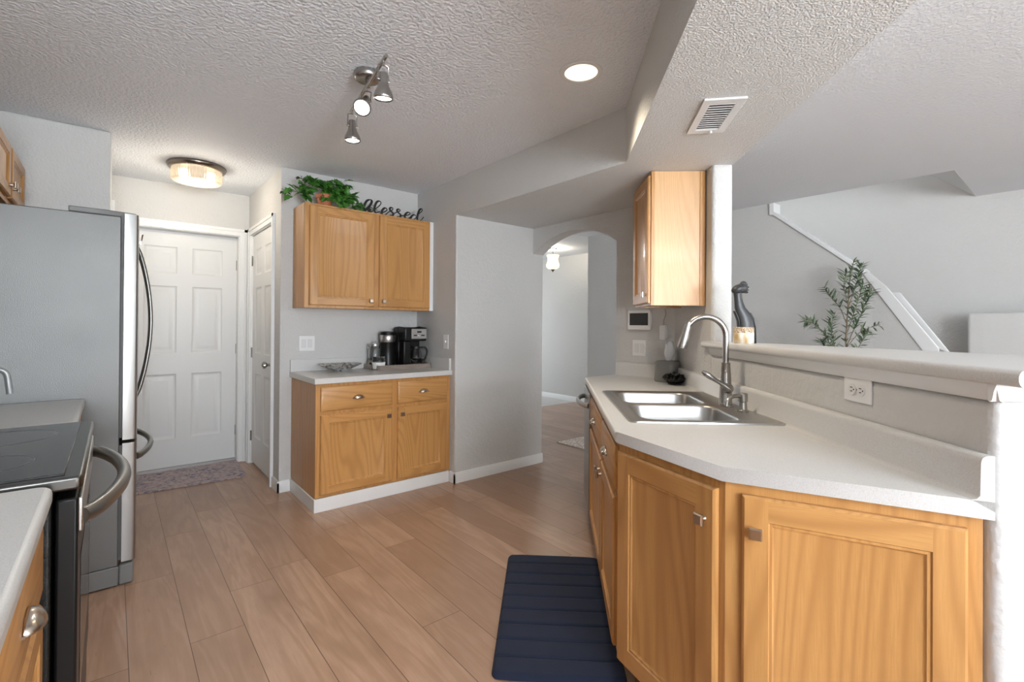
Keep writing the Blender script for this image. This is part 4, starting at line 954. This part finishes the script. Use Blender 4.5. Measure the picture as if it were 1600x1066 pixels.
# local frame: x to the right in the photo
vr = Vector((rr.x, rr.y, 0)).normalized(); sc_.rotation_euler = (0, 0, math.atan2(vr.y, vr.x))
t = NT('ivory_gold'); v = t.coord('Object'); sp_ = t.n('ShaderNodeSeparateXYZ'); t.put(sp_.inputs[0], v)
up_ = t.math('GREATER_THAN', sp_.outputs[2], .052); spk = t.ramp(t.noise(v, 260, 2), [(.45, (.25, .13, .05)), (.58, (.75, .65, .5))])
drip = t.ramp(t.noise(t.coord('Object', (1, 1, .5)), 22, 2), [(.36, (.55, .36, .14)), (.56, (.80, .76, .68))])
M_ivory = t.set(col=t.mix(up_, drip, spk), rough=.3)
m = MB(); m.lathe([(.0, 0), (.045, 0), (.0475, .004), (.0475, .076), (.044, .080), (.0, .080)], 32, (-.004, 0, 0), cap=False); m.build('base', M_ivory, sc_, smooth=50)
M_brz = plain('dark_stone', (.035, .036, .038), .38)
m = MB()
sec = [(.0, .050, .030, .028), (.08, .012, .038, .022), (.105, .010, .040, .022), (.13, .004, .040, .021), (.15, -.008, .034, .020), (.175, -.022, .026, .018), (.20, -.028, .021, .016), (.225, -.032, .019, .0155), (.245, -.034, .020, .017)]
sec = sec[1:]
m.rings([[(cx_ + rx * math.cos(a), ry * math.sin(a), z) for a in [2 * PI * i / 24 for i in range(24)]] for z, cx_, rx, ry in sec])
# shoulder fin running down past the base
m.rings([[(cx_ + rx * math.cos(a), ry * math.sin(a) + .0, z) for a in [2 * PI * i / 16 for i in range(16)]] for z, cx_, rx, ry in ((.0, .048, .0035, .022), (.08, .046, .006, .022), (.12, .038, .008, .018), (.15, .022, .008, .014))])
m.rings([[(cx_ + rx * math.cos(a), ry * math.sin(a), z) for a in [2 * PI * i / 16 for i in range(16)]] for z, cx_, rx, ry in ((.080, -.030, .004, .014), (.11, -.032, .005, .014), (.135, -.040, .006, .013), (.158, -.050, .006, .010))])
m.ellip((-.030, 0, .268), (.036, .026, .022), 24, 14, X=Matrix.Rotation(math.radians(-24), 3, 'Y'))
m.ellip((-.010, 0, .272), (.026, .022, .026), 20, 12, X=Matrix.Rotation(math.radians(20), 3, 'Y'))
m.ellip((-.006, 0, .292), (.016, .016, .014), 16, 10)
m.ellip((.012, 0, .276), (.010, .007, .006)); m.ellip((.010, 0, .262), (.011, .009, .005)); m.ellip((.006, 0, .251), (.012, .011, .006)); m.ellip((.006, 0, .288), (.010, .006, .005))
m.build('figure', M_brz, sc_, smooth=60, merge=False)

# ------------------------------------------------------------------ olive tree in the living room
ot = thing('olive_tree', 'leafy artificial olive tree in the living room behind the bar', 'potted plant', (4.46, 1.215, 0))
m = MB(); m.lathe([(.0, 0), (.11, 0), (.12, .01), (.15, .26), (.155, .28), (.145, .28), (.135, .24), (0, .235)], 32, cap=False); m.build('pot', plain('pot_grey', (.35, .34, .32), .6), ot, smooth=40)
random.seed(5)
br_ = MB(); lf = MB()
def lat(px, pz): return (px, pz)
def twig(pts, r0_, n, L_=.070, mi=0, back=.0):
    n = int(n * 2.3)
    P_ = cr(pts, 6); N_ = len(P_); br_.tube(P_, [r0_ * (1 - .75 * i / N_) for i in range(N_)], 6)
    for k in range(n):
        f_ = .25 + .75 * (k + random.random()) / n; i = min(N_ - 2, int(f_ * (N_ - 1))); p = P_[i]; tg = (P_[i + 1] - P_[i]).normalized()
        a = random.uniform(0, 2 * PI); o_ = tg.orthogonal().normalized(); o_.rotate(Matrix.Rotation(a, 3, tg).to_quaternion() if 0 else Matrix.Rotation(a, 3, tg))
        d_ = tg * .7 + o_ * .9 + Vector((0, 0, .15)); leaf_mesh(lf, p, d_, (random.random() - .5, random.random() - .5, 1), L_ * random.uniform(.7, 1.25), .0125 * random.uniform(.8, 1.3), lobed=False, fold=.15, mi=mi if random.random() > .3 else 1 - mi)
# tree-local: direction to the right in the photo is vr
def T(u, z, dpt=0.): p = vr * u + Vector((fw.x, fw.y, 0)).normalized() * dpt; return (p.x, p.y, z)
twig([T(0, .24), T(.0, .8), T(.0, 1.15), T(.015, 1.45), T(.03, 1.66), T(.06, 1.80)], .009, 40)
twig([T(0, 1.2), T(.05, 1.35), T(.10, 1.50), T(.13, 1.62)], .004, 42)
twig([T(0, 1.1), T(.06, 1.25), T(.12, 1.38), T(.17, 1.50), T(.20, 1.56)], .004, 46)
twig([T(0, 1.3), T(-.05, 1.42), T(-.12, 1.50), T(-.18, 1.59)], .004, 22)
twig([T(.01, 1.4), T(.06, 1.56), T(.10, 1.68), T(.115, 1.76)], .004, 34)
twig([T(.01, 1.45), T(-.02, 1.6), T(.0, 1.70)], .003, 20)
twig([T(0, .9), T(-.10, 1.08), T(-.18, 1.22), T(-.27, 1.30), T(-.33, 1.31)], .005, 46, mi=1)
twig([T(-.05, 1.0), T(-.10, 1.15), T(-.12, 1.28), T(-.09, 1.38)], .004, 34)
twig([T(-.02, .95), T(-.16, 1.10), T(-.20, 1.16)], .004, 26)
twig([T(0, .95), T(.08, 1.08), T(.14, 1.18), T(.17, 1.23)], .004, 26)
twig([T(0, 1.1), T(.10, 1.22), T(.18, 1.26), T(.27, 1.29)], .003, 10, mi=1)
twig([T(0, .8), T(-.04, .95), T(-.09, 1.06)], .004, 30)
br_.build('branch', plain('olive_branch', (.20, .15, .10), .7), ot)
lf.build('foliage', [leafmat('olive_leaf', (.05, .08, .05), (.14, .20, .11), .5), leafmat('olive_leaf_pale', (.15, .21, .13), (.30, .37, .24), .5)], ot, smooth=0, merge=False)

# ------------------------------------------------------------------ mats and rugs
t = NT('navy_plush'); v = t.coord('Object'); n_ = t.noise(v, 7, 3, .6); n2_ = t.noise(v, 900, 2); t.bump(n2_, .5, .002)
M_navy = t.set(col=t.mix(n_, (.0018, .0058, .021), (.0038, .0115, .038)), rough=.9, sheen=.04)
m = MB(); LM, WM = .915, .485; nx, ny = 150, 24
def mz(u, v_):
    g = (u / LM) * 9.0; fr_ = abs((g % 1) - .5) * 2; h_ = .020 - .009 * max(0, (fr_ - .80) / .20) ** 1.5
    e_ = min(u, LM - u, v_, WM - v_); return h_ * min(1, (max(e_, 0) / .016) ** .5 * .92 + .08) if e_ < .016 else h_
us = [LM * i / nx for i in range(nx + 1)]; vs_ = [0, .003, .008, .016] + [.016 + (WM - .032) * i / 8 for i in range(1, 9)] + [WM - .008, WM - .003, WM]
rc_ = .035
def warp(u, v_):
    # rounded corners
    for cu, cv_ in ((rc_, rc_), (rc_, WM - rc_), (LM - rc_, rc_), (LM - rc_, WM - rc_)):
        du, dv_ = u - cu, v_ - cv_
        if (du < 0) == (cu < LM / 2) and (dv_ < 0) == (cv_ < WM / 2) and du != 0:
            mx = max(abs(du), abs(dv_)); ln = math.hypot(du, dv_)
            if ln > 0: s_ = mx / ln; return cu + du * s_, cv_ + dv_ * s_
    return u, v_
gv = []
for u in us:
    for v_ in vs_:
        a, b_ = warp(u, v_); gv.append((a, b_, max(.002, mz(u, v_))))
nv = len(vs_)
m.add(gv, [(i * nv + j, (i + 1) * nv + j, (i + 1) * nv + j + 1, i * nv + j + 1) for i in range(nx) for j in range(nv - 1)])
o = m.build('kitchen_mat', M_navy, smooth=60); o.location = (1.395, 1.022, .001); o.rotation_euler = (0, 0, math.radians(46.6)); 
tag(o, 'navy blue ribbed plush floor mat in front of the sink cabinet', 'mat')
t = NT('rug_pattern'); v = t.coord('Object'); a1 = t.noise(v, 30, 5, .75, dist=.8); a2 = t.noise(v, 6, 3)
cc = t.ramp(a1, [(.42, (.10, .12, .22)), (.50, (.40, .33, .32)), (.6, (.48, .40, .38))]); cc = t.mix(t.math('MULTIPLY', t.ramp(a2, [(.45, (0, 0, 0)), (.6, (1, 1, 1))]), .5), cc, (.47, .36, .34))
t.bump(t.noise(v, 400, 2), .5, .002); M_rug = t.set(col=cc, rough=.9)
m = MB(); m.prism([(.05, 4.455), (.858, 4.425), (.885, 4.99), (.06, 4.99)], .001, .009); o = m.build('door_rug', M_rug, bevel=.002); tag(o, 'mottled pink-grey and blue rug in front of the white entry door', 'rug')
t = NT('lace_pattern'); v = t.coord('Object'); vo_ = t.n('ShaderNodeTexVoronoi', feature='DISTANCE_TO_EDGE'); t.put(vo_.inputs['Vector'], v); vo_.inputs['Scale'].default_value = 26
cc = t.mix(t.ramp(vo_.outputs['Distance'], [(.06, (0, 0, 0)), (.16, (1, 1, 1))]), (.78, .72, .66), (.50, .40, .33)); M_lace = t.set(col=cc, rough=.9)
m = MB(); m.prism([(3.685, 3.650), (4.60, 3.650), (4.60, 3.05), (3.70, 3.05)][::-1], .001, .008); o = m.build('hall_rug', M_lace, bevel=.002); tag(o, 'pale patterned rug lying in the hall beyond the arch', 'rug')
